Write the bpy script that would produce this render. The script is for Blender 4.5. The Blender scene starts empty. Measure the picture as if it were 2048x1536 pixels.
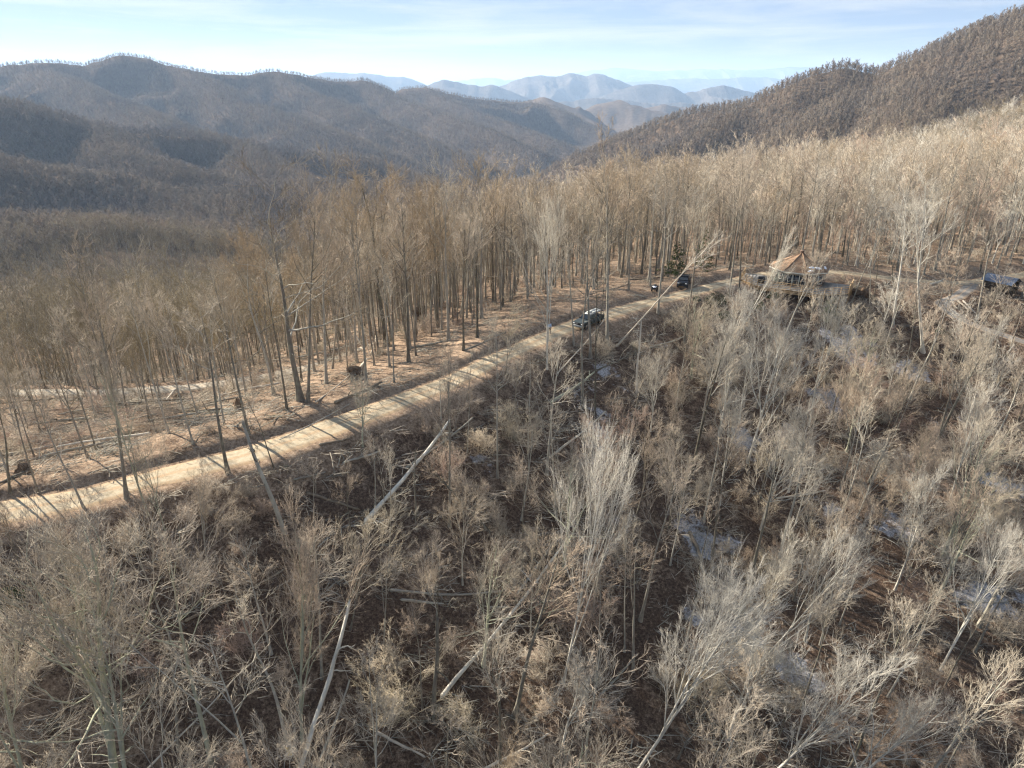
import bpy, math, random, time
import numpy as np
from mathutils import Vector, Matrix, Euler

T0 = time.time()
scene = bpy.context.scene
COL = scene.collection

# ------------------------------------------------------------------ camera, world, sun, exposure
CAM_Z = 60.0
PITCH = 23.6
FOC = 1366.0                       # focal length in pixels of the 2048 wide frame
cam_data = bpy.data.cameras.new('camera')
cam_data.sensor_width = 36.0
cam_data.lens = 36.0 * FOC / 2048.0
cam_data.clip_start = 0.5
cam_data.clip_end = 60000.0
cam = bpy.data.objects.new('camera', cam_data)
cam.location = (0, 0, CAM_Z)
cam.rotation_euler = (math.radians(90 - PITCH), 0, 0)
COL.objects.link(cam)
scene.camera = cam

SUN_AZ = -50.0                     # degrees clockwise from straight ahead (+Y)
SUN_EL = 26.0
SKY_STRENGTH = 0.05
SUN_STRENGTH = 4.6
EXPOSURE = 1.95
world = bpy.data.worlds.new('World')
scene.world = world
world.use_nodes = True
wn = world.node_tree.nodes; wl = world.node_tree.links
wn.clear()
w_out = wn.new('ShaderNodeOutputWorld')
w_bg = wn.new('ShaderNodeBackground'); w_bg.inputs[1].default_value = SKY_STRENGTH
w_sky = wn.new('ShaderNodeTexSky'); w_sky.sky_type = 'NISHITA'
w_sky.sun_disc = False
w_sky.sun_elevation = math.radians(SUN_EL)
w_sky.sun_rotation = math.radians(SUN_AZ)
w_sky.altitude = 900; w_sky.air_density = 1.0; w_sky.dust_density = 0.25; w_sky.ozone_density = 3.0
# thin cirrus: streaks stretched along one direction, in the sky itself
w_tc = wn.new('ShaderNodeTexCoord')
w_map = wn.new('ShaderNodeMapping'); w_map.inputs['Rotation'].default_value = (0.0, 0.10, 0.12)
w_map.inputs['Scale'].default_value = (1.3, 1.3, 17.0)
w_noi = wn.new('ShaderNodeTexNoise'); w_noi.inputs['Scale'].default_value = 1.7; w_noi.inputs['Detail'].default_value = 7
w_noi.inputs['Roughness'].default_value = 0.62; w_noi.inputs['Distortion'].default_value = 0.35
w_rmp = wn.new('ShaderNodeMapRange'); w_rmp.inputs[1].default_value = 0.47; w_rmp.inputs[2].default_value = 0.68
w_rmp.inputs[3].default_value = 0.0; w_rmp.inputs[4].default_value = 0.9; w_rmp.clamp = True
w_mix = wn.new('ShaderNodeMixRGB'); w_mix.blend_type = 'MIX'; w_mix.inputs[2].default_value = (4.3, 4.4, 4.5, 1)
wl.new(w_tc.outputs['Generated'], w_map.inputs[0]); wl.new(w_map.outputs[0], w_noi.inputs['Vector'])
wl.new(w_noi.outputs[0], w_rmp.inputs[0]); wl.new(w_rmp.outputs[0], w_mix.inputs[0])
# a high thin veil evens the clear sky out: pale at the horizon, blue above
w_geo = wn.new('ShaderNodeSeparateXYZ'); wl.new(w_tc.outputs['Generated'], w_geo.inputs[0])
w_vr = wn.new('ShaderNodeValToRGB'); _el = w_vr.color_ramp.elements
_el[0].position = 0.0; _el[0].color = (0.80, 0.84, 0.86, 1); _el[1].position = 1.0; _el[1].color = (0.36, 0.56, 0.86, 1)
for _p, _c in ((0.02, (0.72, 0.80, 0.87)), (0.06, (0.54, 0.67, 0.87)), (0.13, (0.46, 0.61, 0.90)), (0.35, (0.42, 0.58, 0.88))):
    _x = _el.new(_p); _x.color = (*_c, 1)
wl.new(w_geo.outputs[2], w_vr.inputs[0])
w_sc = wn.new('ShaderNodeMixRGB'); w_sc.blend_type = 'MULTIPLY'; w_sc.inputs[0].default_value = 1.0; w_sc.inputs[2].default_value = (3.85, 3.95, 4.1, 1)
wl.new(w_vr.outputs[0], w_sc.inputs[1])
w_veil = wn.new('ShaderNodeMixRGB'); w_veil.inputs[0].default_value = 0.90; wl.new(w_sky.outputs[0], w_veil.inputs[1]); wl.new(w_sc.outputs[0], w_veil.inputs[2])
wl.new(w_veil.outputs[0], w_mix.inputs[1]); wl.new(w_mix.outputs[0], w_bg.inputs[0]); wl.new(w_bg.outputs[0], w_out.inputs[0])

sun_data = bpy.data.lights.new('sun', 'SUN')
sun_data.energy = SUN_STRENGTH; sun_data.angle = math.radians(0.55); sun_data.color = (1.0, 0.93, 0.83)
sun = bpy.data.objects.new('sun', sun_data); COL.objects.link(sun)
_a, _e = math.radians(SUN_AZ), math.radians(SUN_EL)
SUN_DIR = Vector((math.sin(_a) * math.cos(_e), math.cos(_a) * math.cos(_e), math.sin(_e)))
sun.rotation_euler = SUN_DIR.to_track_quat('Z', 'Y').to_euler()
sun.location = (-60, 80, 200)

vs = scene.view_settings
vs.view_transform = 'Standard'; vs.look = 'None'; vs.gamma = 1.0; vs.use_curve_mapping = False
vs.exposure = EXPOSURE
cy = scene.cycles
cy.max_bounces = 5; cy.diffuse_bounces = 3; cy.glossy_bounces = 1; cy.transmission_bounces = 2
cy.transparent_max_bounces = 4; cy.volume_bounces = 0
cy.use_denoising = True; cy.denoiser = 'OPENIMAGEDENOISE'; cy.denoising_input_passes = 'RGB_ALBEDO_NORMAL'; cy.denoising_prefilter = 'NONE'
cy.sample_clamp_indirect = 3.0; cy.sample_clamp_direct = 0.0
cy.caustics_reflective = False; cy.caustics_refractive = False
cy.use_adaptive_sampling = False
try:
    cy.pixel_filter_type = 'BLACKMAN_HARRIS'; cy.filter_width = 1.3
except Exception:
    pass
scene.render.use_persistent_data = False

RNG = np.random.default_rng(11)

# ------------------------------------------------------------------ numeric helpers
CP, SP = math.cos(math.radians(PITCH)), math.sin(math.radians(PITCH))
def ray(u, v):
    """direction in world space through photograph pixel (u, v)"""
    t = (v - 768.0) / FOC
    return np.array([(u - 1024.0) / FOC, CP - t * SP, -SP - t * CP])
def at_depth(u, v, depth):
    r = ray(u, v); return r * (depth / r[1])          # relative to the camera
def project(x, y, z):
    """world position -> photograph pixel (only used to word labels and thin out what the lens cannot see)"""
    zz = z - CAM_Z
    f = y * CP - zz * SP; up = y * SP + zz * CP
    f = np.where(f < 0.1, 0.1, f)
    return 1024 + FOC * x / f, 768 - FOC * up / f

def vhash(ix, iy, seed):
    h = (ix.astype(np.int64) * 374761393 + iy.astype(np.int64) * 668265263 + seed * 974711) & 0xffffffff
    h = ((h ^ (h >> 13)) * 1274126177) & 0xffffffff
    return ((h ^ (h >> 16)) & 0xffff) / 65535.0
def vnoise(x, y, seed=0):
    xi = np.floor(x); yi = np.floor(y); fx = x - xi; fy = y - yi
    fx = fx * fx * (3 - 2 * fx); fy = fy * fy * (3 - 2 * fy)
    a = vhash(xi, yi, seed); b = vhash(xi + 1, yi, seed); c = vhash(xi, yi + 1, seed); d = vhash(xi + 1, yi + 1, seed)
    return (a * (1 - fx) + b * fx) * (1 - fy) + (c * (1 - fx) + d * fx) * fy - 0.5
def fbm(x, y, scale, octaves=4, seed=0, gain=0.5):
    s = 0; a = 1.0; f = 1.0 / scale
    for o in range(octaves):
        s = s + a * vnoise(x * f, y * f, seed + o * 17); a *= gain; f *= 2.03
    return s
def sstep(a, b, x):
    t = np.clip((x - a) / (b - a), 0, 1); return t * t * (3 - 2 * t)

# ------------------------------------------------------------------ terrain
ROADP = [(-10, 1026), (75, 1012), (150, 1000), (300, 958), (400, 934), (500, 909), (600, 876), (650, 858), (720, 832), (800, 803), (900, 765), (1000, 716),
         (1065, 685), (1130, 657), (1180, 638), (1250, 618), (1330, 598), (1390, 582), (1450, 566)]
ROAD = [(-130.0, 14.0, -34.5), (-95.0, 26.0, -33.4), (-68.0, 37.5, -32.4)]
for (u, v) in ROADP:
    r = ray(u, v); k = -32.0 / r[2]
    ROAD.append((r[0] * k, r[1] * k, -32.0))
ROAD += [(48.0, 124.5, -32.0), (62.0, 128.0, -32.6), (74.0, 125.0, -33.4), (84.0, 124.0, -33.8), (100.0, 131.0, -34.0), (125.0, 142.0, -33.4), (160, 150, -33)]
ROAD = np.array(ROAD)
ROAD2 = np.array([(86.0, 124.0, -33.8), (79.0, 117.0, -34.0), (73.0, 112.5, -34.2), (74.0, 106.0, -35.4), (82.0, 100.5, -37.4)])
TRACK = np.array([(-150, 88, -43.0), (-120, 91, -42.6), (-95, 93, -42.4), (-77, 93.5, -42.2), (-62, 92.8, -42.0), (-48, 94.0, -41.6), (-38, 96.5, -41.0), (-30, 102, -41.0), (-24, 112, -41.5)], float)

CTRL = [(-32.7, 30.2, -40), (0, 34.7, -46), (40.9, 37.7, -51), (-55, 20, -37.5), (0, 10, -55), (60, 10, -60), (0, -40, -68), (-80, -40, -52), (80, -40, -72), (-150, -20, -46),
        (10, 55, -44), (25, 60, -46.5), (47, 70, -46.5), (-12, 50, -38.5), (-30, 42, -36.5), (12, 74, -38.5), (30, 88, -39.5), (44, 99, -37.5), (53, 100, -38), (60, 84, -44.5), (68, 76, -46),
        (71, 112, -34.5), (93, 125, -34), (125, 140, -33), (90, 90, -43.5), (125, 60, -52), (130, 100, -42), (50, 114, -32.8), (60, 118, -33),
        (-40, 62, -34), (-30, 74, -34.2), (-60, 58, -35.5), (-60, 75, -38.5), (-58, 93, -42), (-77, 93, -42), (-110, 92, -42.5), (-38, 95, -41), (-20, 90, -35.2), (-12, 84, -33), (-5, 100, -33.8),
        (10, 115, -33.2), (25, 125, -33), (40, 135, -33), (60, 150, -34), (100, 170, -33), (-100, 60, -38), (-100, 120, -52), (-60, 125, -51), (-30, 125, -43), (0, 140, -38), (-80, 180, -68),
        (-30, 180, -56), (10, 180, -44), (50, 200, -40), (100, 220, -38), (150, 200, -33), (-150, 200, -76), (-100, 280, -90), (-20, 280, -75), (50, 280, -52), (120, 300, -47), (190, 290, -38),
        (-200, 400, -100), (-50, 400, -108), (60, 380, -84), (150, 380, -62), (215, 400, -46), (263, 370, -28), (0, 520, -125), (-300, 500, -108), (150, 500, -100), (300, 480, -50), (-300, 300, -95),
        (-220, 100, -62), (330, 330, -14), (220, 130, -36), (250, 0, -58), (-400, 100, -80), (400, 100, -30), (-350, -200, -90), (0, -250, -95), (350, -200, -90), (420, 450, 2),
        (-550, 500, -112), (-200, 650, -128), (200, 650, -125), (500, 650, -20), (-600, 200, -100)]
_sub = ROAD[::2]
CTRL = np.array(CTRL + [tuple(p) for p in _sub], float)
def _phi(r2):
    return 0.5 * r2 * np.log(np.maximum(r2, 1e-9))
def _tps_fit(P, lam=40.0):
    n = len(P); X = P[:, :2] / 100.0
    d2 = ((X[:, None] - X[None]) ** 2).sum(-1)
    K = _phi(d2) + np.eye(n) * lam * 1e-4
    Q = np.concatenate([np.ones((n, 1)), X], 1)
    A = np.zeros((n + 3, n + 3)); A[:n, :n] = K; A[:n, n:] = Q; A[n:, :n] = Q.T
    b = np.zeros(n + 3); b[:n] = P[:, 2]
    return np.linalg.solve(A, b), X
_W, _X = _tps_fit(CTRL)
def tps(x, y):
    x = np.asarray(x, float) / 100.0; y = np.asarray(y, float) / 100.0
    out = _W[-3] + _W[-2] * x + _W[-1] * y
    for i in range(len(_X)):
        out = out + _W[i] * _phi((x - _X[i, 0]) ** 2 + (y - _X[i, 1]) ** 2)
    return out

def poly_near(x, y, P):
    """distance to polyline P, height of its nearest point, signed side (positive = left of travel)"""
    best = np.full(x.shape, 1e9); zz = np.zeros(x.shape); sd = np.zeros(x.shape)
    for a, b in zip(P[:-1], P[1:]):
        dx, dy = b[0] - a[0], b[1] - a[1]; L2 = dx * dx + dy * dy
        t = np.clip(((x - a[0]) * dx + (y - a[1]) * dy) / L2, 0, 1)
        ex = x - a[0] - t * dx; ey = y - a[1] - t * dy
        d = np.hypot(ex, ey); m = d < best
        best = np.where(m, d, best); zz = np.where(m, a[2] + t * (b[2] - a[2]), zz)
        sd = np.where(m, np.sign(dx * ey - dy * ex), sd)
    return best, zz, sd

# ridges: (name, [(u, v, depth)], height of the trees standing on it, flank slope, softness)
RIDGES = {
 'left': [
  ([(-500, 150, 1900), (-150, 138, 1950), (0, 130, 2000), (60, 122, 2000), (120, 120, 2020), (170, 127, 2050), (205, 118, 2080), (240, 106, 2100), (280, 112, 2100), (330, 125, 2120), (400, 140, 2150), (450, 145, 2180),
    (500, 145, 2200), (545, 138, 2250), (590, 145, 2300), (640, 156, 2380), (690, 160, 2450)], 0.46),
  ([(690, 160, 2450), (722, 156, 2450), (750, 166, 2480), (790, 184, 2500)], 0.5),
  ([(790, 192, 2650), (815, 174, 2700), (850, 173, 2700), (880, 180, 2750), (930, 192, 2800), (1000, 200, 2900), (1075, 203, 3000), (1130, 222, 2900), (1180, 250, 2800), (1225, 285, 2650)], 0.48),
  ([(60, 125, 2000), (130, 152, 1850), (200, 185, 1700), (290, 222, 1560), (380, 258, 1420)], 0.5),
  ([(330, 125, 2120), (420, 160, 1980), (490, 205, 1800), (600, 235, 1680), (710, 280, 1560), (840, 335, 1450)], 0.5),
  ([(545, 138, 2250), (610, 180, 2080), (700, 215, 1950), (800, 258, 1800), (930, 310, 1650)], 0.5),
  ([(722, 156, 2450), (800, 196, 2300), (890, 226, 2150), (980, 258, 2000), (1070, 300, 1850)], 0.5),
  ([(850, 173, 2700), (930, 212, 2500), (1020, 245, 2350), (1110, 280, 2200), (1170, 308, 2100)], 0.5),
  ([(-350, 150, 950), (-150, 180, 980), (0, 198, 1000), (90, 225, 1020), (190, 250, 1050), (290, 262, 1080), (400, 268, 1120), (480, 284, 1150), (560, 297, 1180), (640, 312, 1200), (720, 316, 1220), (790, 338, 1200), (870, 372, 1150)], 0.44),
  ([(-300, 290, 690), (-60, 312, 700), (80, 340, 720), (200, 356, 740), (330, 384, 760), (440, 425, 760)], 0.34),
  ([(480, 284, 1150), (520, 325, 1000), (590, 365, 900), (620, 395, 850)], 0.42),
  ([(190, 250, 1050), (230, 300, 920), (330, 340, 820)], 0.42),
  ([(-400, 420, 430), (-150, 440, 440), (0, 455, 450), (150, 470, 430), (260, 500, 380)], 0.30),
 ],
 'mid': [
  ([(1020, 215, 3700), (1050, 199, 3800), (1085, 190, 3800), (1120, 203, 3700), (1170, 232, 3500), (1230, 268, 3200), (1260, 290, 3000)], 0.5),
  ([(1160, 224, 4300), (1200, 204, 4300), (1238, 197, 4300), (1275, 208, 4200), (1330, 222, 4100), (1400, 240, 4000)], 0.5),
  ([(1290, 214, 4900), (1330, 203, 4900), (1370, 210, 4900), (1450, 235, 4700)], 0.5),
  ([(1085, 190, 3800), (1130, 232, 3400), (1180, 262, 3100)], 0.5),
 ],
 'right': [
  ([(2500, -60, 760), (2250, -10, 800), (2120, 22, 860), (2048, 38, 900), (1990, 62, 930), (1920, 95, 960), (1850, 122, 980), (1790, 150, 1000), (1750, 158, 1010), (1720, 150, 1020), (1690, 143, 1030), (1655, 150, 1040),
    (1620, 170, 1060), (1570, 190, 1080), (1520, 214, 1100), (1480, 218, 1130), (1440, 222, 1160), (1390, 232, 1200), (1330, 252, 1250), (1270, 275, 1300), (1210, 310, 1330), (1150, 345, 1350)], 0.52),
  ([(1750, 158, 1010), (1700, 215, 900), (1640, 262, 800), (1590, 300, 740)], 0.5),
  ([(1920, 95, 960), (1900, 165, 800), (1860, 235, 700)], 0.5),
  ([(1520, 214, 1100), (1440, 262, 980), (1380, 300, 900)], 0.5),
  ([(2400, 130, 420), (2200, 172, 430), (2110, 190, 440), (2048, 205, 460), (1990, 218, 480), (1940, 232, 490), (1880, 238, 500), (1820, 255, 510), (1780, 262, 520)], 0.42),
  ([(1760, 275, 590), (1715, 272, 600), (1660, 274, 610), (1600, 282, 620), (1540, 292, 640), (1480, 306, 650), (1420, 322, 660)], 0.42),
 ]}
TREE_ON_RIDGE = {'left': 5.0, 'mid': 8.0, 'right': -3.0}
SEGS = []
for reg, lst in RIDGES.items():
    for pts, k in lst:
        P = []
        for (u, v, d) in pts:
            p = at_depth(u, v, d); P.append((p[0], p[1], p[2] - (16.0 if reg == 'right' and d < 700 and pts[0][2] < 700 else TREE_ON_RIDGE[reg])))
        for a, b in zip(P[:-1], P[1:]):
            SEGS.append((a, b, k * (1.28 if reg == 'left' else 1.2)))

def height_rel(x, y, fine=True):
    x = np.atleast_1d(np.asarray(x, float)); y = np.atleast_1d(np.asarray(y, float))
    r = np.hypot(x, y)
    z = np.full(x.shape, -118.0)
    m = r < 760
    if m.any():
        zt = tps(x[m], y[m]); zt = np.clip(zt, -140, 60)
        w = sstep(560, 740, r[m])
        z[m] = zt * (1 - w) + (-118.0) * w
    z = z - 95 * sstep(800, 1500, r) + fbm(x, y, 260, 4, 5) * 18 * sstep(300, 900, r)
    m = r > 330
    if m.any():
        xm, ym = x[m], y[m]
        wx = fbm(xm, ym, 170, 3, 21) * 60; wy = fbm(xm, ym, 170, 3, 22) * 60
        zr = np.full(xm.shape, -1e3); near = np.full(xm.shape, 1e9)
        for a, b, k in SEGS:
            dx, dy = b[0] - a[0], b[1] - a[1]; L2 = dx * dx + dy * dy
            t = np.clip(((xm - a[0]) * dx + (ym - a[1]) * dy) / L2, 0, 1)
            ex = xm - a[0] - t * dx; ey = ym - a[1] - t * dy
            d0 = np.hypot(ex, ey)
            s = sstep(15, 160, d0)
            d = np.hypot(ex + wx * s, ey + wy * s)
            de = np.sqrt(d * d + 900) - 30
            zz = a[2] + t * (b[2] - a[2]) - k * de * (1 - 0.12 * sstep(150, 700, de))
            zr = np.maximum(zr, zz); near = np.minimum(near, d0)
        rib = ((0.5 - np.abs(fbm(xm, ym, 240, 3, 31, 0.5)) * 2.2) * 55 * sstep(700, 1300, r[m]) + fbm(xm, ym, 90, 4, 33, 0.55) * 16) * sstep(20, 160, near) + fbm(xm, ym, 34, 3, 41) * 4
        zr = zr + rib
        zb = z[m]; kk = 10.0
        w = sstep(330, 480, r[m])
        mx = np.maximum(zb, zr) + kk * np.exp(-np.abs(zb - zr) / kk) * 0.5
        z[m] = zb * (1 - w) + mx * w
    # near relief
    nr = 1 - sstep(500, 900, r)
    if fine:
        z = z + nr * (fbm(x, y, 14, 3, 3) * 0.9 + fbm(x, y, 3.2, 3, 9) * 0.32)
    # roads: bench, cut bank on the upper (left) side, ditch
    m = r < 320
    if m.any():
        xm, ym = x[m], y[m]; zm = z[m]
        d, zr_, sd = poly_near(xm, ym, ROAD)
        bank = np.where(sd > 0, 0.55 * sstep(2.1, 3.6, d) * (1 - sstep(5.5, 11, d)) * (0.6 + 0.8 * (fbm(xm, ym, 17, 2, 51) + 0.5)), -0.5 * sstep(2.2, 4.0, d) * (1 - sstep(5, 9, d)))
        ditch = np.where(sd > 0, -0.12 * np.exp(-((d - 2.35) / 0.35) ** 2), 0.0)
        w = 1 - sstep(2.6, 6.5, d)
        zm = zm * (1 - w) + (zr_ - 0.05) * w + bank + ditch
        d, zr_, sd = poly_near(xm, ym, TRACK)
        w = 1 - sstep(2.4, 5.0, d); zm = zm * (1 - w) + (zr_ - 0.05) * w
        d, zr_, sd = poly_near(xm, ym, ROAD2)
        w = 1 - sstep(2.2, 4.0, d); zm = zm * (1 - w) + (zr_ - 0.06) * w
        z[m] = zm
    return z
def ground(x, y):
    return float(height_rel(np.array([x]), np.array([y]))[0]) + CAM_Z
def grounds(x, y):
    return height_rel(np.asarray(x), np.asarray(y)) + CAM_Z
def hit(u, v, dmax=3000.0):
    """world point where the line of sight through (u, v) first meets the ground"""
    r = ray(u, v)
    ds = np.geomspace(12, dmax, 500)
    X = r[0] * ds / r[1]; Z = r[2] * ds / r[1]
    H = height_rel(X, ds)
    below = np.nonzero(Z < H)[0]
    i = below[0] if len(below) else len(ds) - 1
    lo, hi = ds[max(i - 1, 0)], ds[i]
    for _ in range(12):
        mid = 0.5 * (lo + hi)
        if r[2] * mid / r[1] < height_rel(np.array([r[0] * mid / r[1]]), np.array([mid]))[0]: hi = mid
        else: lo = mid
    return Vector((r[0] * hi / r[1], hi, r[2] * hi / r[1] + CAM_Z))

# ------------------------------------------------------------------ materials
def mat_new(name):
    m = bpy.data.materials.new(name); m.use_nodes = True
    nt = m.node_tree; nt.nodes.clear()
    return m, nt.nodes, nt.links
def ramp(nodes, stops, interp='LINEAR'):
    r = nodes.new('ShaderNodeValToRGB'); r.color_ramp.interpolation = interp
    el = r.color_ramp.elements
    el[0].position, el[0].color = stops[0][0], (*stops[0][1], 1)
    el[1].position, el[1].color = stops[-1][0], (*stops[-1][1], 1)
    for p, c in stops[1:-1]:
        e = el.new(p); e.color = (*c, 1)
    return r
def noise(nodes, links, vec, scale, detail=4, rough=0.55):
    n = nodes.new('ShaderNodeTexNoise'); n.inputs['Scale'].default_value = scale; n.inputs['Detail'].default_value = detail
    n.inputs['Roughness'].default_value = rough
    if vec is not None: links.new(vec, n.inputs['Vector'])
    return n
def mixc(nodes, links, fac, a, b, mode='MIX'):
    m = nodes.new('ShaderNodeMixRGB'); m.blend_type = mode
    for i, s in ((0, fac), (1, a), (2, b)):
        if isinstance(s, (int, float)): m.inputs[i].default_value = s
        elif isinstance(s, tuple): m.inputs[i].default_value = (*s, 1)
        else: links.new(s, m.inputs[i])
    return m.outputs[0]
def maprange(nodes, links, src, a, b, c=0.0, d=1.0):
    m = nodes.new('ShaderNodeMapRange'); m.clamp = True
    for i, s in zip((1, 2, 3, 4), (a, b, c, d)): m.inputs[i].default_value = s
    links.new(src, m.inputs[0]); return m.outputs[0]

def wood_material(name, stops, lichen=0.0, patch=2.5, bump=True):
    """bark: every tree takes its own tone from stops, mottled by noise, some grey green lichen"""
    m, N, L = mat_new(name)
    out = N.new('ShaderNodeOutputMaterial'); bs = N.new('ShaderNodeBsdfDiffuse'); L.new(bs.outputs[0], out.inputs[0])
    oi = N.new('ShaderNodeObjectInfo'); r = ramp(N, stops); L.new(oi.outputs['Random'], r.inputs[0])
    tc = N.new('ShaderNodeTexCoord')
    mp = N.new('ShaderNodeMapping'); mp.inputs['Scale'].default_value = (1, 1, 0.35); L.new(tc.outputs['Object'], mp.inputs[0])
    n1 = noise(N, L, mp.outputs[0], patch, 5, 0.65)
    col = mixc(N, L, 1.0, r.outputs[0], maprange(N, L, n1.outputs[0], 0.3, 0.7, 0.62, 1.3), 'MULTIPLY')
    if lichen > 0:
        n2 = noise(N, L, mp.outputs[0], patch * 1.9, 4, 0.7)
        col = mixc(N, L, maprange(N, L, n2.outputs[0], 0.48, 0.66, 0.0, lichen), col, (0.34, 0.35, 0.23))
    L.new(col, bs.inputs[0])
    if bump:
        b = N.new('ShaderNodeBump'); b.inputs['Strength'].default_value = 0.5; b.inputs['Distance'].default_value = 0.03
        n3 = noise(N, L, mp.outputs[0], 14, 3, 0.6); L.new(n3.outputs[0], b.inputs['Height']); L.new(b.outputs[0], bs.inputs['Normal'])
    return m
def twig_material(name, stops, zones=None):
    m, N, L = mat_new(name)
    out = N.new('ShaderNodeOutputMaterial'); bs = N.new('ShaderNodeBsdfDiffuse'); L.new(bs.outputs[0], out.inputs[0])
    oi = N.new('ShaderNodeObjectInfo'); r = ramp(N, stops); L.new(oi.outputs['Random'], r.inputs[0])
    col = r.outputs[0]
    if zones:      # stands of trees share a tint; far woods' dark blue is painted gully shade
        n = noise(N, L, oi.outputs['Location'], zones[0], 5, 0.65)
        z = ramp(N, [(0.34, zones[1]), (0.5, (1, 1, 1)), (0.66, zones[2])]); L.new(n.outputs[0], z.inputs[0])
        col = mixc(N, L, 1.0, col, z.outputs[0], 'MULTIPLY')
    L.new(col, bs.inputs[0])
    return m
M = {}
M['bark'] = wood_material('grey_brown_bark', [(0, (0.11, 0.092, 0.07)), (0.3, (0.20, 0.17, 0.135)), (0.55, (0.31, 0.275, 0.225)), (0.8, (0.39, 0.36, 0.30)), (1, (0.17, 0.15, 0.12))], 0.4)
M['bark_pale'] = wood_material('pale_bark', [(0, (0.52, 0.48, 0.40)), (1, (0.62, 0.58, 0.49))], 0.2)
M['bark_lichen'] = wood_material('lichen_bark', [(0, (0.31, 0.30, 0.215)), (1, (0.37, 0.365, 0.27))], 0.8)
M['log'] = wood_material('grey_log_bark', [(0, (0.30, 0.265, 0.21)), (0.5, (0.40, 0.36, 0.295)), (1, (0.34, 0.30, 0.24))], 0.5, 3.5)
M['dead'] = wood_material('weathered_dead_wood', [(0, (0.50, 0.43, 0.33)), (1, (0.60, 0.53, 0.43))], 0.12, 1.6)
M['rot'] = wood_material('dark_rotting_wood', [(0, (0.16, 0.12, 0.085)), (1, (0.24, 0.19, 0.14))], 0.2, 1.6)
M['twig'] = twig_material('twigs_tan', [(0, (0.35, 0.275, 0.20)), (0.25, (0.41, 0.34, 0.26)), (0.5, (0.36, 0.31, 0.24)), (0.75, (0.45, 0.39, 0.30)), (1, (0.38, 0.32, 0.235))])
M['twig_pale'] = twig_material('twigs_pale', [(0, (0.44, 0.395, 0.315)), (0.5, (0.50, 0.46, 0.385)), (1, (0.38, 0.35, 0.295))])
M['twig_oak'] = twig_material('twigs_golden_brown', [(0, (0.29, 0.215, 0.135)), (0.4, (0.34, 0.265, 0.175)), (0.7, (0.27, 0.22, 0.155)), (1, (0.23, 0.185, 0.135))])
M['brush'] = twig_material('brush_twigs', [(0, (0.37, 0.285, 0.215)), (0.3, (0.43, 0.355, 0.27)), (0.55, (0.40, 0.345, 0.26)), (0.8, (0.48, 0.41, 0.315)), (0.92, (0.40, 0.30, 0.23)), (1, (0.33, 0.235, 0.18))], (0.05, (0.84, 0.76, 0.72), (1.08, 1.06, 0.97)))
M['far'] = twig_material('far_forest_twigs', [(0, (0.135, 0.102, 0.078)), (0.25, (0.16, 0.130, 0.100)), (0.5, (0.14, 0.118, 0.096)), (0.75, (0.175, 0.146, 0.110)), (1, (0.142, 0.108, 0.082))], (0.007, (0.62, 0.66, 0.80), (1.14, 1.08, 1.0)))  # dark blue zone tint: shade of gullies put into the twig colour
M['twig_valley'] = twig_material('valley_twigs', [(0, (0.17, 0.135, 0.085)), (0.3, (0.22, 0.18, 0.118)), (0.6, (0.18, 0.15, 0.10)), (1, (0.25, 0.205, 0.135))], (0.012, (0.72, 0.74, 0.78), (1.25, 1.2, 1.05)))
M['green'] = twig_material('evergreen_needles', [(0, (0.060, 0.085, 0.028)), (1, (0.085, 0.105, 0.035))])
M['leafgreen'] = twig_material('rhododendron_leaves', [(0, (0.030, 0.050, 0.020)), (1, (0.045, 0.068, 0.028))])

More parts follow.
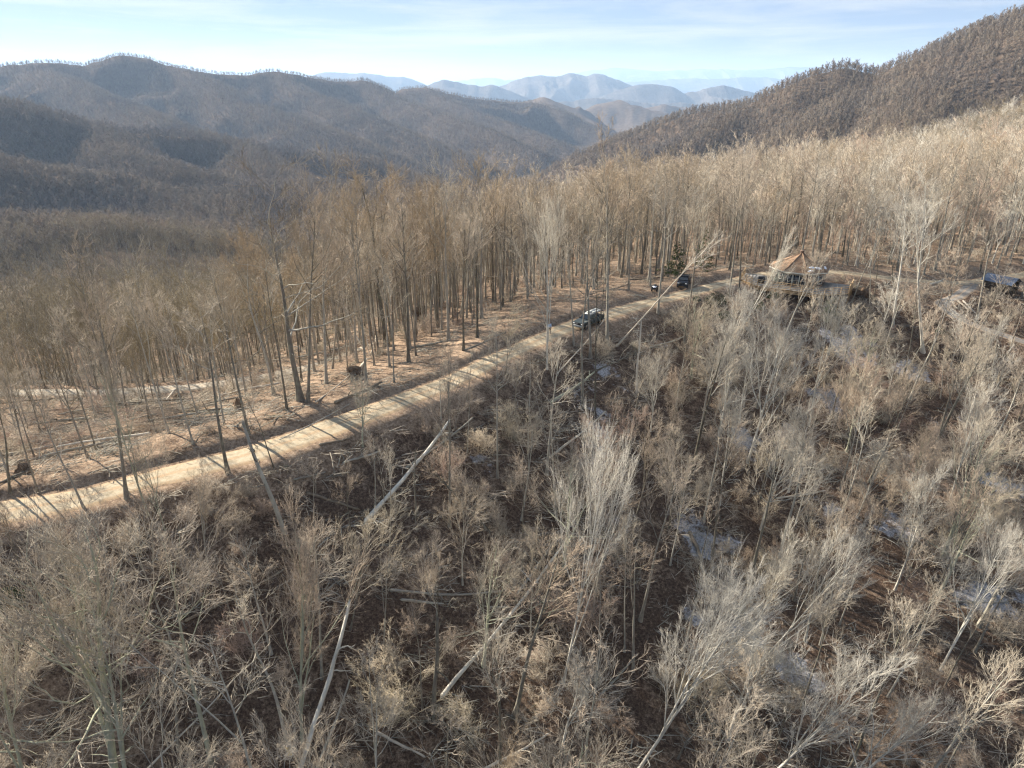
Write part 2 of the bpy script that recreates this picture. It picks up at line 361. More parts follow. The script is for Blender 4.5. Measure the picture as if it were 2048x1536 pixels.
def ground_material():
    m, N, L = mat_new('leaf_litter_ground')
    out = N.new('ShaderNodeOutputMaterial'); bs = N.new('ShaderNodeBsdfDiffuse'); L.new(bs.outputs[0], out.inputs[0])
    geo = N.new('ShaderNodeNewGeometry'); at = N.new('ShaderNodeAttribute'); at.attribute_name = 'mask'
    sep = N.new('ShaderNodeSeparateColor'); L.new(at.outputs['Color'], sep.inputs[0])
    pos = geo.outputs['Position']
    n_big = noise(N, L, pos, 0.11, 4, 0.6); n_mid = noise(N, L, pos, 0.9, 5, 0.7); n_fine = noise(N, L, pos, 3.6, 6, 0.95)
    pale_leaves = ramp(N, [(0.28, (0.08, 0.054, 0.036)), (0.42, (0.22, 0.152, 0.102)), (0.56, (0.37, 0.27, 0.185)), (0.69, (0.56, 0.45, 0.34))])
    dark_leaves = ramp(N, [(0.30, (0.026, 0.017, 0.013)), (0.46, (0.066, 0.044, 0.031)), (0.58, (0.15, 0.10, 0.069)), (0.74, (0.36, 0.26, 0.18))])  # darker leaf litter, mostly on the slope below the road
    L.new(n_fine.outputs[0], pale_leaves.inputs[0]); L.new(n_fine.outputs[0], dark_leaves.inputs[0])
    f1 = N.new('ShaderNodeMath'); f1.operation = 'ADD'; L.new(sep.outputs[1], f1.inputs[0]); 
    f0 = maprange(N, L, n_big.outputs[0], 0.3, 0.7, -0.30, 0.30); L.new(f0, f1.inputs[1])
    f2 = N.new('ShaderNodeMath'); f2.operation = 'ADD'; L.new(f1.outputs[0], f2.inputs[0])
    f3 = maprange(N, L, n_mid.outputs[0], 0.3, 0.7, -0.6, 0.45); L.new(f3, f2.inputs[1]); f2.use_clamp = True
    col = mixc(N, L, f2.outputs[0], dark_leaves.outputs[0], pale_leaves.outputs[0])
    # far forest floor
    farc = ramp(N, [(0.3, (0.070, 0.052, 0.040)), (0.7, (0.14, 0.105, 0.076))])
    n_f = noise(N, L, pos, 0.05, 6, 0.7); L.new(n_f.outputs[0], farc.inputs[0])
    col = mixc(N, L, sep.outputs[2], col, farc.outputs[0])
    # snow lying between the leaves
    n_s = noise(N, L, pos, 0.22, 4, 0.6); n_sp = noise(N, L, pos, 1.05, 9, 0.95)
    a = N.new('ShaderNodeMath'); a.operation = 'MULTIPLY_ADD'; L.new(n_s.outputs[0], a.inputs[0]); a.inputs[1].default_value = 1.1; L.new(n_sp.outputs[0], a.inputs[2])
    b = N.new('ShaderNodeMath'); b.operation = 'MULTIPLY_ADD'; L.new(sep.outputs[0], b.inputs[0]); b.inputs[1].default_value = 0.55; L.new(a.outputs[0], b.inputs[2])
    sf = maprange(N, L, b.outputs[0], 1.49, 1.54, 0.0, 0.85)
    sm = N.new('ShaderNodeMath'); sm.operation = 'MULTIPLY'; L.new(sf, sm.inputs[0]); L.new(maprange(N, L, n_fine.outputs[0], 0.40, 0.56, 0.12, 1.0), sm.inputs[1]); sf = sm.outputs[0]
    col = mixc(N, L, sf, col, (0.52, 0.52, 0.53))
    L.new(col, bs.inputs[0])
    bp = N.new('ShaderNodeBump'); bp.inputs['Strength'].default_value = 0.9; bp.inputs['Distance'].default_value = 0.12
    L.new(n_fine.outputs[0], bp.inputs['Height']); L.new(bp.outputs[0], bs.inputs['Normal'])
    return m
M['ground'] = ground_material()

def hill_material(name, stops, s1=0.012, s2=0.09):
    m, N, L = mat_new(name)
    out = N.new('ShaderNodeOutputMaterial'); bs = N.new('ShaderNodeBsdfDiffuse'); L.new(bs.outputs[0], out.inputs[0])
    geo = N.new('ShaderNodeNewGeometry')
    n1 = noise(N, L, geo.outputs['Position'], s1, 7, 0.72)
    r = ramp(N, stops); L.new(n1.outputs[0], r.inputs[0]); L.new(r.outputs[0], bs.inputs[0])
    bp = N.new('ShaderNodeBump'); bp.inputs['Strength'].default_value = 1.0; bp.inputs['Distance'].default_value = 9
    n2 = noise(N, L, geo.outputs['Position'], s2, 3, 0.8); L.new(n2.outputs[0], bp.inputs['Height']); L.new(bp.outputs[0], bs.inputs['Normal'])
    return m
M['mountain'] = hill_material('wooded_mountainside', [(0.3, (0.075, 0.065, 0.055)), (0.5, (0.115, 0.095, 0.075)), (0.7, (0.15, 0.12, 0.095))])

def plain(name, color, rough=0.7, metal=0.0, var=0.12, scale=3.0, spec=0.3):
    m, N, L = mat_new(name)
    out = N.new('ShaderNodeOutputMaterial'); bs = N.new('ShaderNodeBsdfPrincipled'); L.new(bs.outputs[0], out.inputs[0])
    bs.inputs['Roughness'].default_value = rough; bs.inputs['Metallic'].default_value = metal
    try: bs.inputs['Specular IOR Level'].default_value = spec
    except Exception: pass
    tc = N.new('ShaderNodeTexCoord'); n = noise(N, L, tc.outputs['Object'], scale, 4, 0.6)
    lo = tuple(c * (1 - var) for c in color); hi = tuple(min(1, c * (1 + var)) for c in color)
    r = ramp(N, [(0.3, lo), (0.7, hi)]); L.new(n.outputs[0], r.inputs[0]); L.new(r.outputs[0], bs.inputs['Base Color'])
    return m

# ------------------------------------------------------------------ mesh helpers
def mesh_np(name, V, Q=None, T=None, mats=(), qm=None, tm=None, smooth=False):
    me = bpy.data.meshes.new(name)
    V = np.asarray(V, np.float32)
    Q = np.zeros((0, 4), np.int32) if Q is None else np.asarray(Q, np.int32)
    T = np.zeros((0, 3), np.int32) if T is None else np.asarray(T, np.int32)
    me.vertices.add(len(V)); me.vertices.foreach_set('co', V.ravel())
    nl = Q.size + T.size; me.loops.add(nl)
    me.loops.foreach_set('vertex_index', np.concatenate([Q.ravel(), T.ravel()]))
    starts = np.concatenate([np.arange(len(Q)) * 4, Q.size + np.arange(len(T)) * 3]).astype(np.int32)
    me.polygons.add(len(starts)); me.polygons.foreach_set('loop_start', starts)
    for mm in mats: me.materials.append(mm)
    if qm is not None or tm is not None:
        mi = np.concatenate([np.zeros(len(Q), np.int32) if qm is None else qm, np.zeros(len(T), np.int32) if tm is None else tm]).astype(np.int32)
        me.polygons.foreach_set('material_index', mi)
    if smooth: me.polygons.foreach_set('use_smooth', np.ones(len(starts), bool))
    me.update(calc_edges=True)
    return me
def link(name, me, parent=None, **props):
    o = bpy.data.objects.new(name, me); COL.objects.link(o)
    if parent is not None: o.parent = parent
    for k, v in props.items(): o[k] = v
    return o
def empty(name, loc, label, category, group=None, rot=None):
    o = bpy.data.objects.new(name, None); COL.objects.link(o); o.location = loc
    o.empty_display_size = 0.5
    if rot is not None: o.rotation_euler = rot
    o['label'] = label; o['category'] = category
    if group: o['group'] = group
    return o
class Geo:
    """collects tubes, boxes and leaves of one mesh"""
    def __init__(s): s.V = []; s.Q = []; s.T = []; s.qm = []; s.tm = []; s.n = 0
    def add(s, V, Q=None, T=None, mi=0):
        V = np.asarray(V, float).reshape(-1, 3)
        if Q is not None and len(Q): s.Q.append(np.asarray(Q) + s.n); s.qm.append(np.full(len(Q), mi))
        if T is not None and len(T): s.T.append(np.asarray(T) + s.n); s.tm.append(np.full(len(T), mi))
        s.V.append(V); s.n += len(V)
    def tubes(s, P, R, S=5, tip=True, mi=0):
        N, K, _ = P.shape
        if N == 0: return
        Tn = np.gradient(P, axis=1) if K > 2 else np.repeat((P[:, 1:] - P[:, :1]), 2, 1)
        Tn /= np.linalg.norm(Tn, axis=2, keepdims=True) + 1e-9
        mean = Tn.mean(1); a = np.zeros((N, 3)); v = np.abs(mean[:, 2]) < 0.8
        a[v, 2] = 1; a[~v, 0] = 1
        A = np.repeat(a[:, None], K, 1)
        U = np.cross(Tn, A); U /= np.linalg.norm(U, axis=2, keepdims=True) + 1e-9
        W = np.cross(Tn, U)
        kr = K - 1 if tip else K
        ang = np.arange(S) / S * 2 * math.pi
        ring = P[:, :kr, None] + R[:, :kr, None, None] * (np.cos(ang)[None, None, :, None] * U[:, :kr, None] + np.sin(ang)[None, None, :, None] * W[:, :kr, None])
        V = ring.reshape(N, kr * S, 3)
        per = kr * S + (1 if tip else 0)
        if tip: V = np.concatenate([V, P[:, -1:]], 1)
        base = (np.arange(N) * per)[:, None]
        j = np.arange(S); j2 = (j + 1) % S
        if kr > 1:
            k = np.arange(kr - 1)[:, None] * S
            q = np.stack([k + j, k + j2, k + S + j2, k + S + j], -1).reshape(-1, 4)
            Q = (q[None] + base[:, :, None]).reshape(-1, 4)
        else: Q = None
        Tt = None
        if tip:
            t = np.stack([(kr - 1) * S + j, (kr - 1) * S + j2, np.full(S, kr * S)], -1)
            Tt = (t[None] + base[:, :, None]).reshape(-1, 3)
        s.add(V.reshape(-1, 3), Q, Tt, mi)
    def box(s, lo, hi, mi=0, M4=None):
        x0, y0, z0 = lo; x1, y1, z1 = hi
        V = np.array([(x0, y0, z0), (x1, y0, z0), (x1, y1, z0), (x0, y1, z0), (x0, y0, z1), (x1, y0, z1), (x1, y1, z1), (x0, y1, z1)], float)
        if M4 is not None:
            V = np.array([tuple(M4 @ Vector(v)) for v in V])
        s.add(V, [(0, 3, 2, 1), (4, 5, 6, 7), (0, 1, 5, 4), (1, 2, 6, 5), (2, 3, 7, 6), (3, 0, 4, 7)], None, mi)
    def bar(s, a, b, w, h=None, mi=0):
        """a beam of w by h from a to b"""
        a = Vector(a); b = Vector(b); h = h or w
        q = (b - a).to_track_quat('X', 'Z').to_matrix().to_4x4(); q.translation = a
        s.box((0, -w / 2, -h / 2), ((b - a).length, w / 2, h / 2), mi, q)
    def mesh(s, name, mats, smooth=False):
        cat = lambda l, w: np.concatenate(l) if l else np.zeros((0, w), np.int32)
        return mesh_np(name, np.concatenate(s.V), cat(s.Q, 4), cat(s.T, 3), mats,
                       np.concatenate(s.qm) if s.qm else None, np.concatenate(s.tm) if s.tm else None, smooth)

# ------------------------------------------------------------------ ground sheet
def build_ground():
    az = np.concatenate([np.linspace(-180, -76, 36)[:-1], np.linspace(-76, -44, 50)[:-1], np.linspace(-44, 44, 640)[:-1], np.linspace(44, 76, 50)[:-1], np.linspace(76, 180, 36)])
    az = np.radians(az)
    rr = np.concatenate([np.linspace(2, 24, 10)[:-1], np.geomspace(24, 160, 265)[:-1], np.geomspace(160, 3200, 260)[:-1], np.geomspace(3200, 5600, 34)])
    R, A = np.meshgrid(rr, az, indexing='ij')
    X = R * np.sin(A); Y = R * np.cos(A)
    Z = height_rel(X.ravel(), Y.ravel()).reshape(X.shape)
    nr, na = X.shape
    idx = np.arange(nr * na).reshape(nr, na)
    Q = np.stack([idx[:-1, :-1], idx[:-1, 1:], idx[1:, 1:], idx[1:, :-1]], -1)
    V = np.stack([X, Y, Z + CAM_Z], -1).reshape(-1, 3)
    # masks: snow, paleness of the leaves, distance
    x, y = X.ravel(), Y.ravel(); r = np.hypot(x, y)
    d, zr, sd = poly_near(x, y, ROAD)
    s = d * sd
    snow = np.zeros(x.shape)
    for (u, v, rad, w) in SNOW:
        p = hit(u, v); snow = np.maximum(snow, w * (1 - sstep(rad * 0.2, rad * 1.25, np.hypot(x - p.x, y - p.y))))
    snow = snow * (0.8 + 0.9 * fbm(x, y, 5, 3, 77)) + np.where((s < -8), 0.22 * sstep(10, 60, x), 0)
    pale_leaves = sstep(-7.5, -1.5, s) * 0.85 + 0.12  # litter paler on and above the road, darker down the slope
    pale_leaves = np.where(sd > 0, 0.85, pale_leaves); pale_leaves = np.maximum(pale_leaves, 0.75 * (1 - sstep(1.5, 2.4, d)))
    pale_leaves = np.where((r < 90) & (x < -5), np.maximum(pale_leaves, 0.36 * sstep(-5, -40, x)), pale_leaves)
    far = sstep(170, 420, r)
    colr = np.stack([np.clip(snow, 0, 1), np.clip(pale_leaves, 0, 1), far, np.ones_like(far)], -1).astype(np.float32)
    split = int(np.searchsorted(rr, 640.0))
    out = []
    for name, a, b in (('ground', 0, split), ('wooded_hills', split, nr - 1)):
        q = Q[a:b].reshape(-1, 4); lo = q.min(); hi = q.max() + 1
        me = mesh_np(name, V[lo:hi], q - lo, None, [M['ground']], smooth=True)
        ca = me.color_attributes.new('mask', 'FLOAT_COLOR', 'POINT'); ca.data.foreach_set('color', colr[lo:hi].ravel())
        o = link(name, me, kind='structure'); out.append(o)
    global HORIZON_R, HORIZON_AZ, HORIZON_T
    T = (Z + 5.0) / R
    HORIZON_R, HORIZON_AZ, HORIZON_T = rr, az, np.maximum.accumulate(T, 0)
    return out
SNOW = [(1210, 770, 7, 1.0), (1170, 830, 6, 1.0), (1145, 900, 7, 1.0), (1290, 790, 3.5, .9), (1340, 705, 3, .9), (1250, 655, 4, .5), (1130, 960, 5, .8), (960, 935, 3.0, .9), (900, 1040, 3, .6), (810, 1060, 3.2, 1.0), (930, 1090, 3.5, .8), (860, 1130, 3.5, .7),
        (800, 1180, 3, .7), (760, 1230, 4, .5), (1700, 690, 6, .9), (1655, 800, 5, .85), (1825, 745, 4, .9), (1560, 860, 5, .7), (1480, 880, 5, .8), (1630, 1010, 4, .9), (1410, 1080, 6, .75),
        (1350, 1180, 6, .7), (1370, 1240, 5, .8), (1800, 1060, 5, .8), (2020, 980, 5, .9), (2040, 1180, 4, .8), (1960, 1200, 5, .8), (1500, 1270, 4, .85), (1590, 1340, 4, .9), (1790, 900, 5, .5), (1280, 930, 7, .5), (700, 960, 3, .5),
        (720, 890, 3, .6), (1900, 860, 7, .5), (560, 1230, 4, .45), (660, 1440, 5, .6), (960, 1400, 5, .35), (1240, 1050, 5, .6), (1480, 1480, 5, .4), (1980, 1480, 6, .4), (540, 1200, 3, .5), (730, 1330, 5, .45)]
ground_objs = build_ground()
print('ground', round(time.time() - T0, 1))

# far ranges, one body each
def far_range(name, pts, depth_slope, seed, k=0.42, thick=2600, amp=0.05, base=-230):
    pts = sorted(pts)
    us = np.array([p[0] for p in pts], float); vs_ = np.array([p[1] for p in pts], float)
    d0 = 1.38 * (depth_slope[0] + (us - us.min()) / (us.max() - us.min()) * (depth_slope[1] - depth_slope[0]))
    un = np.linspace(us.min(), us.max(), int((us.max() - us.min()) / 2.2) + 2)
    # smooth crest through the points
    vn = np.interp(un, us, vs_); kern = np.hanning(9); kern /= kern.sum()
    vn = np.convolve(np.pad(vn, 4, mode='edge'), kern, 'valid'); dn = np.interp(un, us, d0)
    C = np.array([at_depth(u, v, d) for u, v, d in zip(un, vn, dn)])
    C[:, 2] += fbm(C[:, 0], C[:, 1], dn.mean() * 0.01, 4, seed) * dn.mean() * 0.0016
    offs = np.concatenate([-np.geomspace(thick, 6, 46), [0], np.geomspace(6, thick, 12)])
    X = C[:, 0][:, None] * (1 + 0 * offs) ; Y = C[:, 1][:, None] + offs[None, :]
    D = np.abs(offs)[None, :] * np.ones_like(X)
    w = fbm(X, Y, 900, 4, seed + 3) * 380
    rid = np.abs(fbm(X * 1.0 + w, Y * 0.55, 800, 3, seed + 5, 0.5)) * 2.0
    Z = C[:, 2][:, None] - k * (np.sqrt(D * D + 900) - 30) * (0.55 + 0.9 * rid) + fbm(X, Y, 300, 4, seed + 9) * 26 * sstep(20, 300, D)
    Z = np.maximum(Z, base)
    nu, no = X.shape; idx = np.arange(nu * no).reshape(nu, no)
    Q = np.stack([idx[:-1, :-1], idx[1:, :-1], idx[1:, 1:], idx[:-1, 1:]], -1).reshape(-1, 4)
    me = mesh_np(name, np.stack([X, Y, Z + CAM_Z], -1).reshape(-1, 3), Q, None, [M['mountain']], smooth=True)
    return link(name, me, kind='structure')
far_range('distant_mountains', [(560, 190), (600, 160), (640, 147), (665, 144), (700, 147), (735, 147), (760, 150), (790, 155), (805, 151), (830, 160), (860, 175), (900, 195)], (7500, 7800), 1)
far_range('distant_mountains', [(800, 200), (850, 172), (870, 164), (887, 159), (905, 163), (930, 169), (965, 173), (980, 168), (1000, 174), (1040, 190), (1090, 210)], (5600, 5800), 2)
far_range('distant_mountains', [(940, 192), (990, 176), (1020, 165), (1050, 155), (1080, 150), (1105, 153), (1125, 151), (1143, 144), (1160, 150), (1172, 153), (1190, 147), (1210, 151), (1235, 159), (1260, 170), (1290, 178), (1330, 190), (1400, 215)], (6800, 7000), 3)
far_range('distant_mountains', [(1180, 205), (1230, 182), (1260, 173), (1290, 168), (1315, 168), (1345, 174), (1370, 187), (1395, 182), (1420, 175), (1445, 171), (1470, 177), (1500, 184), (1560, 192), (1640, 205)], (6000, 6200), 4)
far_range('distant_mountains', [(1060, 225), (1120, 205), (1190, 196), (1250, 200), (1300, 208), (1360, 205), (1420, 210), (1500, 230)], (5000, 5000), 5)
far_range('distant_mountains', [(700, 185), (850, 170), (930, 160), (975, 155), (1010, 160), (1060, 156), (1120, 162), (1200, 168), (1300, 172)], (14500, 15000), 6, thick=6000)
far_range('distant_mountains', [(1080, 165), (1140, 148), (1180, 141), (1232, 136), (1270, 139), (1310, 142), (1360, 141), (1420, 138), (1480, 141), (1560, 135), (1640, 133), (1720, 140), (1900, 150)], (17000, 18000), 7, thick=7000)
far_range('distant_mountains', [(1180, 170), (1300, 162), (1380, 156), (1440, 158), (1520, 154), (1600, 160), (1700, 165), (1800, 175)], (12500, 13000), 8, thick=5000)
# the land between and beyond the ranges, to the horizon
_g = Geo()
_a = np.radians(np.arange(0, 361, 5.0)); _r = np.array([5400, 9000, 15000, 26500.0])
_VX = np.sin(_a)[None] * _r[:, None]; _Y = np.cos(_a)[None] * _r[:, None]; _Z = np.full(_VX.shape, CAM_Z - 235.0); _Z[0] = CAM_Z - 250
_i = np.arange(_VX.size).reshape(_VX.shape)
_g.add(np.stack([_VX, _Y, _Z], -1).reshape(-1, 3), np.stack([_i[:-1, :-1], _i[:-1, 1:], _i[1:, 1:], _i[1:, :-1]], -1).reshape(-1, 4))
link('valley_land', _g.mesh('valley_land', [M['mountain']]), kind='structure')

# road surfaces
def road_material(name, stops, leafy=0.5):
    m, N, L = mat_new(name)
    out = N.new('ShaderNodeOutputMaterial'); bs = N.new('ShaderNodeBsdfDiffuse'); L.new(bs.outputs[0], out.inputs[0])
    geo = N.new('ShaderNodeNewGeometry'); uv = N.new('ShaderNodeAttribute'); uv.attribute_name = 'across'
    n1 = noise(N, L, geo.outputs['Position'], 2.2, 6, 0.75); n2 = noise(N, L, geo.outputs['Position'], 0.35, 4, 0.6); n3 = noise(N, L, geo.outputs['Position'], 6.0, 4, 0.8)
    r = ramp(N, stops); L.new(n1.outputs[0], r.inputs[0])
    # wheel tracks are bare gravel, the crown and the verges hold leaves
    rr_ = ramp(N, [(0.0, (1, 1, 1)), (0.12, (0.75, 0.75, 0.75)), (0.24, (0.05, 0.05, 0.05)), (0.36, (0.02, 0.02, 0.02)), (0.5, (0.8, 0.8, 0.8)), (0.64, (0.02, 0.02, 0.02)), (0.76, (0.05, 0.05, 0.05)), (0.88, (0.75, 0.75, 0.75)), (1.0, (1, 1, 1))])
    L.new(uv.outputs['Fac'], rr_.inputs[0])
    a = N.new('ShaderNodeMath'); a.operation = 'ADD'; L.new(rr_.outputs[0], a.inputs[0])
    L.new(maprange(N, L, n3.outputs[0], 0.3, 0.7, -0.5, 0.4), a.inputs[1])
    b = N.new('ShaderNodeMath'); b.operation = 'MULTIPLY_ADD'; L.new(n2.outputs[0], b.inputs[0]); b.inputs[1].default_value = 0.9; 
    c = N.new('ShaderNodeMath'); c.operation = 'ADD'; L.new(a.outputs[0], c.inputs[0]); c.inputs[1].default_value = -0.45; L.new(c.outputs[0], b.inputs[2])
    f = maprange(N, L, b.outputs[0], 0.25, 0.95, 0.0, leafy)
    lf = ramp(N, [(0.3, (0.25, 0.155, 0.085)), (0.5, (0.36, 0.24, 0.14)), (0.7, (0.46, 0.33, 0.21))]); L.new(n3.outputs[0], lf.inputs[0])
    L.new(mixc(N, L, f, r.outputs[0], lf.outputs[0]), bs.inputs[0])
    bp = N.new('ShaderNodeBump'); bp.inputs['Strength'].default_value = 0.5; bp.inputs['Distance'].default_value = 0.05
    L.new(n3.outputs[0], bp.inputs['Height']); L.new(bp.outputs[0], bs.inputs['Normal'])
    return m
M['gravel'] = road_material('packed_gravel', [(0.3, (0.27, 0.215, 0.14)), (0.5, (0.37, 0.305, 0.21)), (0.7, (0.47, 0.395, 0.285))], 0.95)
M['grey_gravel'] = road_material('grey_drive_gravel', [(0.3, (0.16, 0.145, 0.125)), (0.5, (0.22, 0.20, 0.175)), (0.7, (0.30, 0.275, 0.24))], 0.75)
def road_strip(name, P, width, mat, step=0.5, lift=0.05):
    seg = np.hypot(*(P[1:, :2] - P[:-1, :2]).T); s = np.concatenate([[0], np.cumsum(seg)])
    sn = np.arange(0, s[-1], step)
    c = np.stack([np.interp(sn, s, P[:, i]) for i in range(3)], 1)
    for _ in range(3):
        c[1:-1] = (c[:-2] + 2 * c[1:-1] + c[2:]) / 4
        c[2:-2, :2] = (c[:-4, :2] + c[1:-3, :2] + c[2:-2, :2] + c[3:-1, :2] + c[4:, :2]) / 5
    t = np.gradient(c[:, :2], axis=0); t /= np.linalg.norm(t, axis=1, keepdims=True)
    n = np.stack([-t[:, 1], t[:, 0]], 1)
    wob = 1 + 0.34 * fbm(sn, sn * 0, 4, 4, 4) ; wob2 = 1 + 0.34 * fbm(sn, sn * 0 + 50, 3.4, 4, 4)
    cols = []; acr = []
    for k, o in enumerate(np.linspace(-1, 1, 9)):
        w = width / 2 * (wob if o < 0 else wob2)
        x = c[:, 0] + n[:, 0] * o * w; y = c[:, 1] + n[:, 1] * o * w
        h = height_rel(x, y, True)
        prof = -0.035 * math.exp(-((abs(o) - 0.45) / 0.16) ** 2)
        z = (np.maximum(h + 0.015, c[:, 2] + 0.0 + prof) + lift * (1 - abs(o) ** 6 * 0.6)) if abs(o) < .99 else h - 0.04
        cols.append(np.stack([x, y, z + CAM_Z], 1)); acr.append(np.full(len(x), (o + 1) / 2))
    V = np.stack(cols, 1).reshape(-1, 3); m = len(cols); nn = len(c)
    i = np.arange(nn * m).reshape(nn, m)
    Q = np.stack([i[:-1, :-1], i[:-1, 1:], i[1:, 1:], i[1:, :-1]], -1).reshape(-1, 4)[:, ::-1]
    me = mesh_np(name, V, Q, None, [mat], smooth=True)
    at = me.attributes.new('across', 'FLOAT', 'POINT'); at.data.foreach_set('value', np.stack(acr, 1).ravel().astype(np.float32))
    return link(name, me, kind='structure')
road_strip('gravel_road', ROAD, 3.7, M['gravel'])
road_strip('gravel_driveway', ROAD2, 3.0, M['grey_gravel'], lift=0.054)
M['pale_dirt'] = road_material('pale_track_dirt', [(0.3, (0.33, 0.275, 0.20)), (0.5, (0.42, 0.36, 0.275)), (0.7, (0.50, 0.44, 0.35))], 0.5)
road_strip('dirt_track', TRACK, 2.7, M['pale_dirt'], lift=0.08)
print('roads', round(time.time() - T0, 1))

# ------------------------------------------------------------------ trees: growing
def curve(rng, base, d0, length, K, wig, up, droop=0.0):
    """N wandering curves; base (N,3), d0 (N,3), length (N,)"""
    N = len(base); P = np.zeros((N, K, 3)); P[:, 0] = base; d = d0 / (np.linalg.norm(d0, axis=1, keepdims=True) + 1e-9)
    step = (length / (K - 1))[:, None]
    for k in range(1, K):
        d = d + rng.normal(0, wig, (N, 3)); d[:, 2] += up - droop * k
        d /= np.linalg.norm(d, axis=1, keepdims=True)
        P[:, k] = P[:, k - 1] + d * step
    return P
def taper(r0, K, end=0.25, p=1.0):
    t = np.linspace(0, 1, K) ** p
    return r0[:, None] * (1 - (1 - end) * t[None])
def spawn(rng, P, R, n, t0, t1, a0, a1, lf, K, wig, up, rf, rmin, end=0.3, shape=0.45, amap=None):
    N, KK, _ = P.shape; m = N * n
    par = np.repeat(np.arange(N), n)
    t = t0 + (t1 - t0) * ((np.tile(np.arange(n), N) + rng.random(m)) / n)
    f = t * (KK - 1); i = np.minimum(f.astype(int), KK - 2); w = (f - i)[:, None]
    b = P[par, i] * (1 - w) + P[par, i + 1] * w
    tan = P[par, i + 1] - P[par, i]; ln = np.linalg.norm(tan, axis=1, keepdims=True); tan = tan / (ln + 1e-9)
    rp = R[par, i] * (1 - w[:, 0]) + R[par, i + 1] * w[:, 0]
    q = rng.normal(0, 1, (m, 3)); q -= (q * tan).sum(1, keepdims=True) * tan; q /= np.linalg.norm(q, axis=1, keepdims=True) + 1e-9
    if amap is None: a = np.radians(a0 + (a1 - a0) * rng.random(m))[:, None]
    else: a = np.radians((a0 + (a1 - a0) * np.clip((t - t0) / (t1 - t0), 0, 1)) * (.75 + .5 * rng.random(m)))[:, None]
    d = np.cos(a) * tan + np.sin(a) * q
    plen = ln[:, 0] * (KK - 1)
    L = plen * lf * (0.65 + 0.7 * rng.random(m)) * (1 - shape * np.clip((t - t0) / max(t1 - t0, 1e-3), 0, 1))
    C = curve(rng, b, d, L, K, wig, up)
    r0 = np.maximum(rp * rf * (0.7 + 0.5 * rng.random(m)), rmin)
    r0 = np.minimum(r0, rp * 0.95 + 1e-4)
    return C, taper(r0, K, end)

KIND = {
 # H height, r trunk radius, f0 first limb, n limbs, angle low limbs / top limbs, length factor, wiggle, up, sub counts near, materials
 'tall':  dict(H=20, r=.205, f0=.56, n=11, ang=(55, 24), lf=.27, sh=.40, wig=.12, up=.12, sub=(6, 5, 4), mat=('bark', 'twig')),
 'gold':  dict(H=20, r=.195, f0=.54, n=12, ang=(52, 22), lf=.30, sh=.38, wig=.11, up=.13, sub=(6, 5, 4), mat=('bark', 'twig_oak')),
 'oak':   dict(H=18, r=.24, f0=.34, n=12, ang=(85, 35), lf=.48, sh=.45, wig=.26, up=.07, sub=(7, 5, 4), mat=('bark', 'twig_oak')),
 'broom': dict(H=16, r=.17, f0=.28, n=11, ang=(40, 16), lf=.46, sh=.45, wig=.12, up=.06, sub=(6, 6, 5), mat=('bark_pale', 'twig_pale')),
 'tan':   dict(H=15, r=.12, f0=.32, n=11, ang=(48, 20), lf=.40, sh=.50, wig=.09, up=.07, sub=(6, 6, 5), mat=('bark', 'brush')),
 'valley': dict(H=19, r=.18, f0=.40, n=12, ang=(58, 24), lf=.34, sh=.40, wig=.12, up=.11, sub=(6, 5, 4), mat=('bark', 'twig_valley')),
 'pole':  dict(H=17, r=.125, f0=.62, n=8, ang=(60, 25), lf=.20, sh=.40, wig=.13, up=.08, sub=(5, 4, 3), mat=('bark', 'twig')),
 'lichen': dict(H=18, r=.25, f0=.30, n=13, ang=(62, 28), lf=.42, sh=.45, wig=.18, up=.10, sub=(7, 5, 4), mat=('bark_lichen', 'twig')),
}
LOD = {  # sides of trunk, limb, branch; sub counts factor; twig radius
 'near': dict(S=(9, 6, 4), f=(1, 1, 1), tw=.0092, b2=.024, b3=.018, K=(13, 8, 6, 4)),
 'mid':  dict(S=(6, 4, 3), f=(.8, .60, .62), tw=.021, b2=.042, b3=.034, K=(8, 5, 4, 3)),
}
def crooked_trunk(rng, H, r, K, wig=0.035, lean=0.0):
    P = np.zeros((1, K, 3)); d = np.array([lean, 0, 1.0]); ph = rng.random(3) * 6.28
    z = np.linspace(0, 1, K)
    P[0, :, 2] = z * H
    P[0, :, 0] = wig * H * (0.6 * np.sin(z * 4 + ph[0]) - 0.6 * math.sin(ph[0]) + 0.3 * np.sin(z * 9 + ph[1]) - .3 * math.sin(ph[1])) * z ** .5
    P[0, :, 1] = wig * H * (0.6 * np.cos(z * 3.6 + ph[2]) - 0.6 * math.cos(ph[2])) * z ** .5
    R = r * (1 - 0.86 * z ** 0.85); 
    flare = 1 + 0.55 * np.exp(-z * H / 0.5)
    return P, (R * flare)[None]
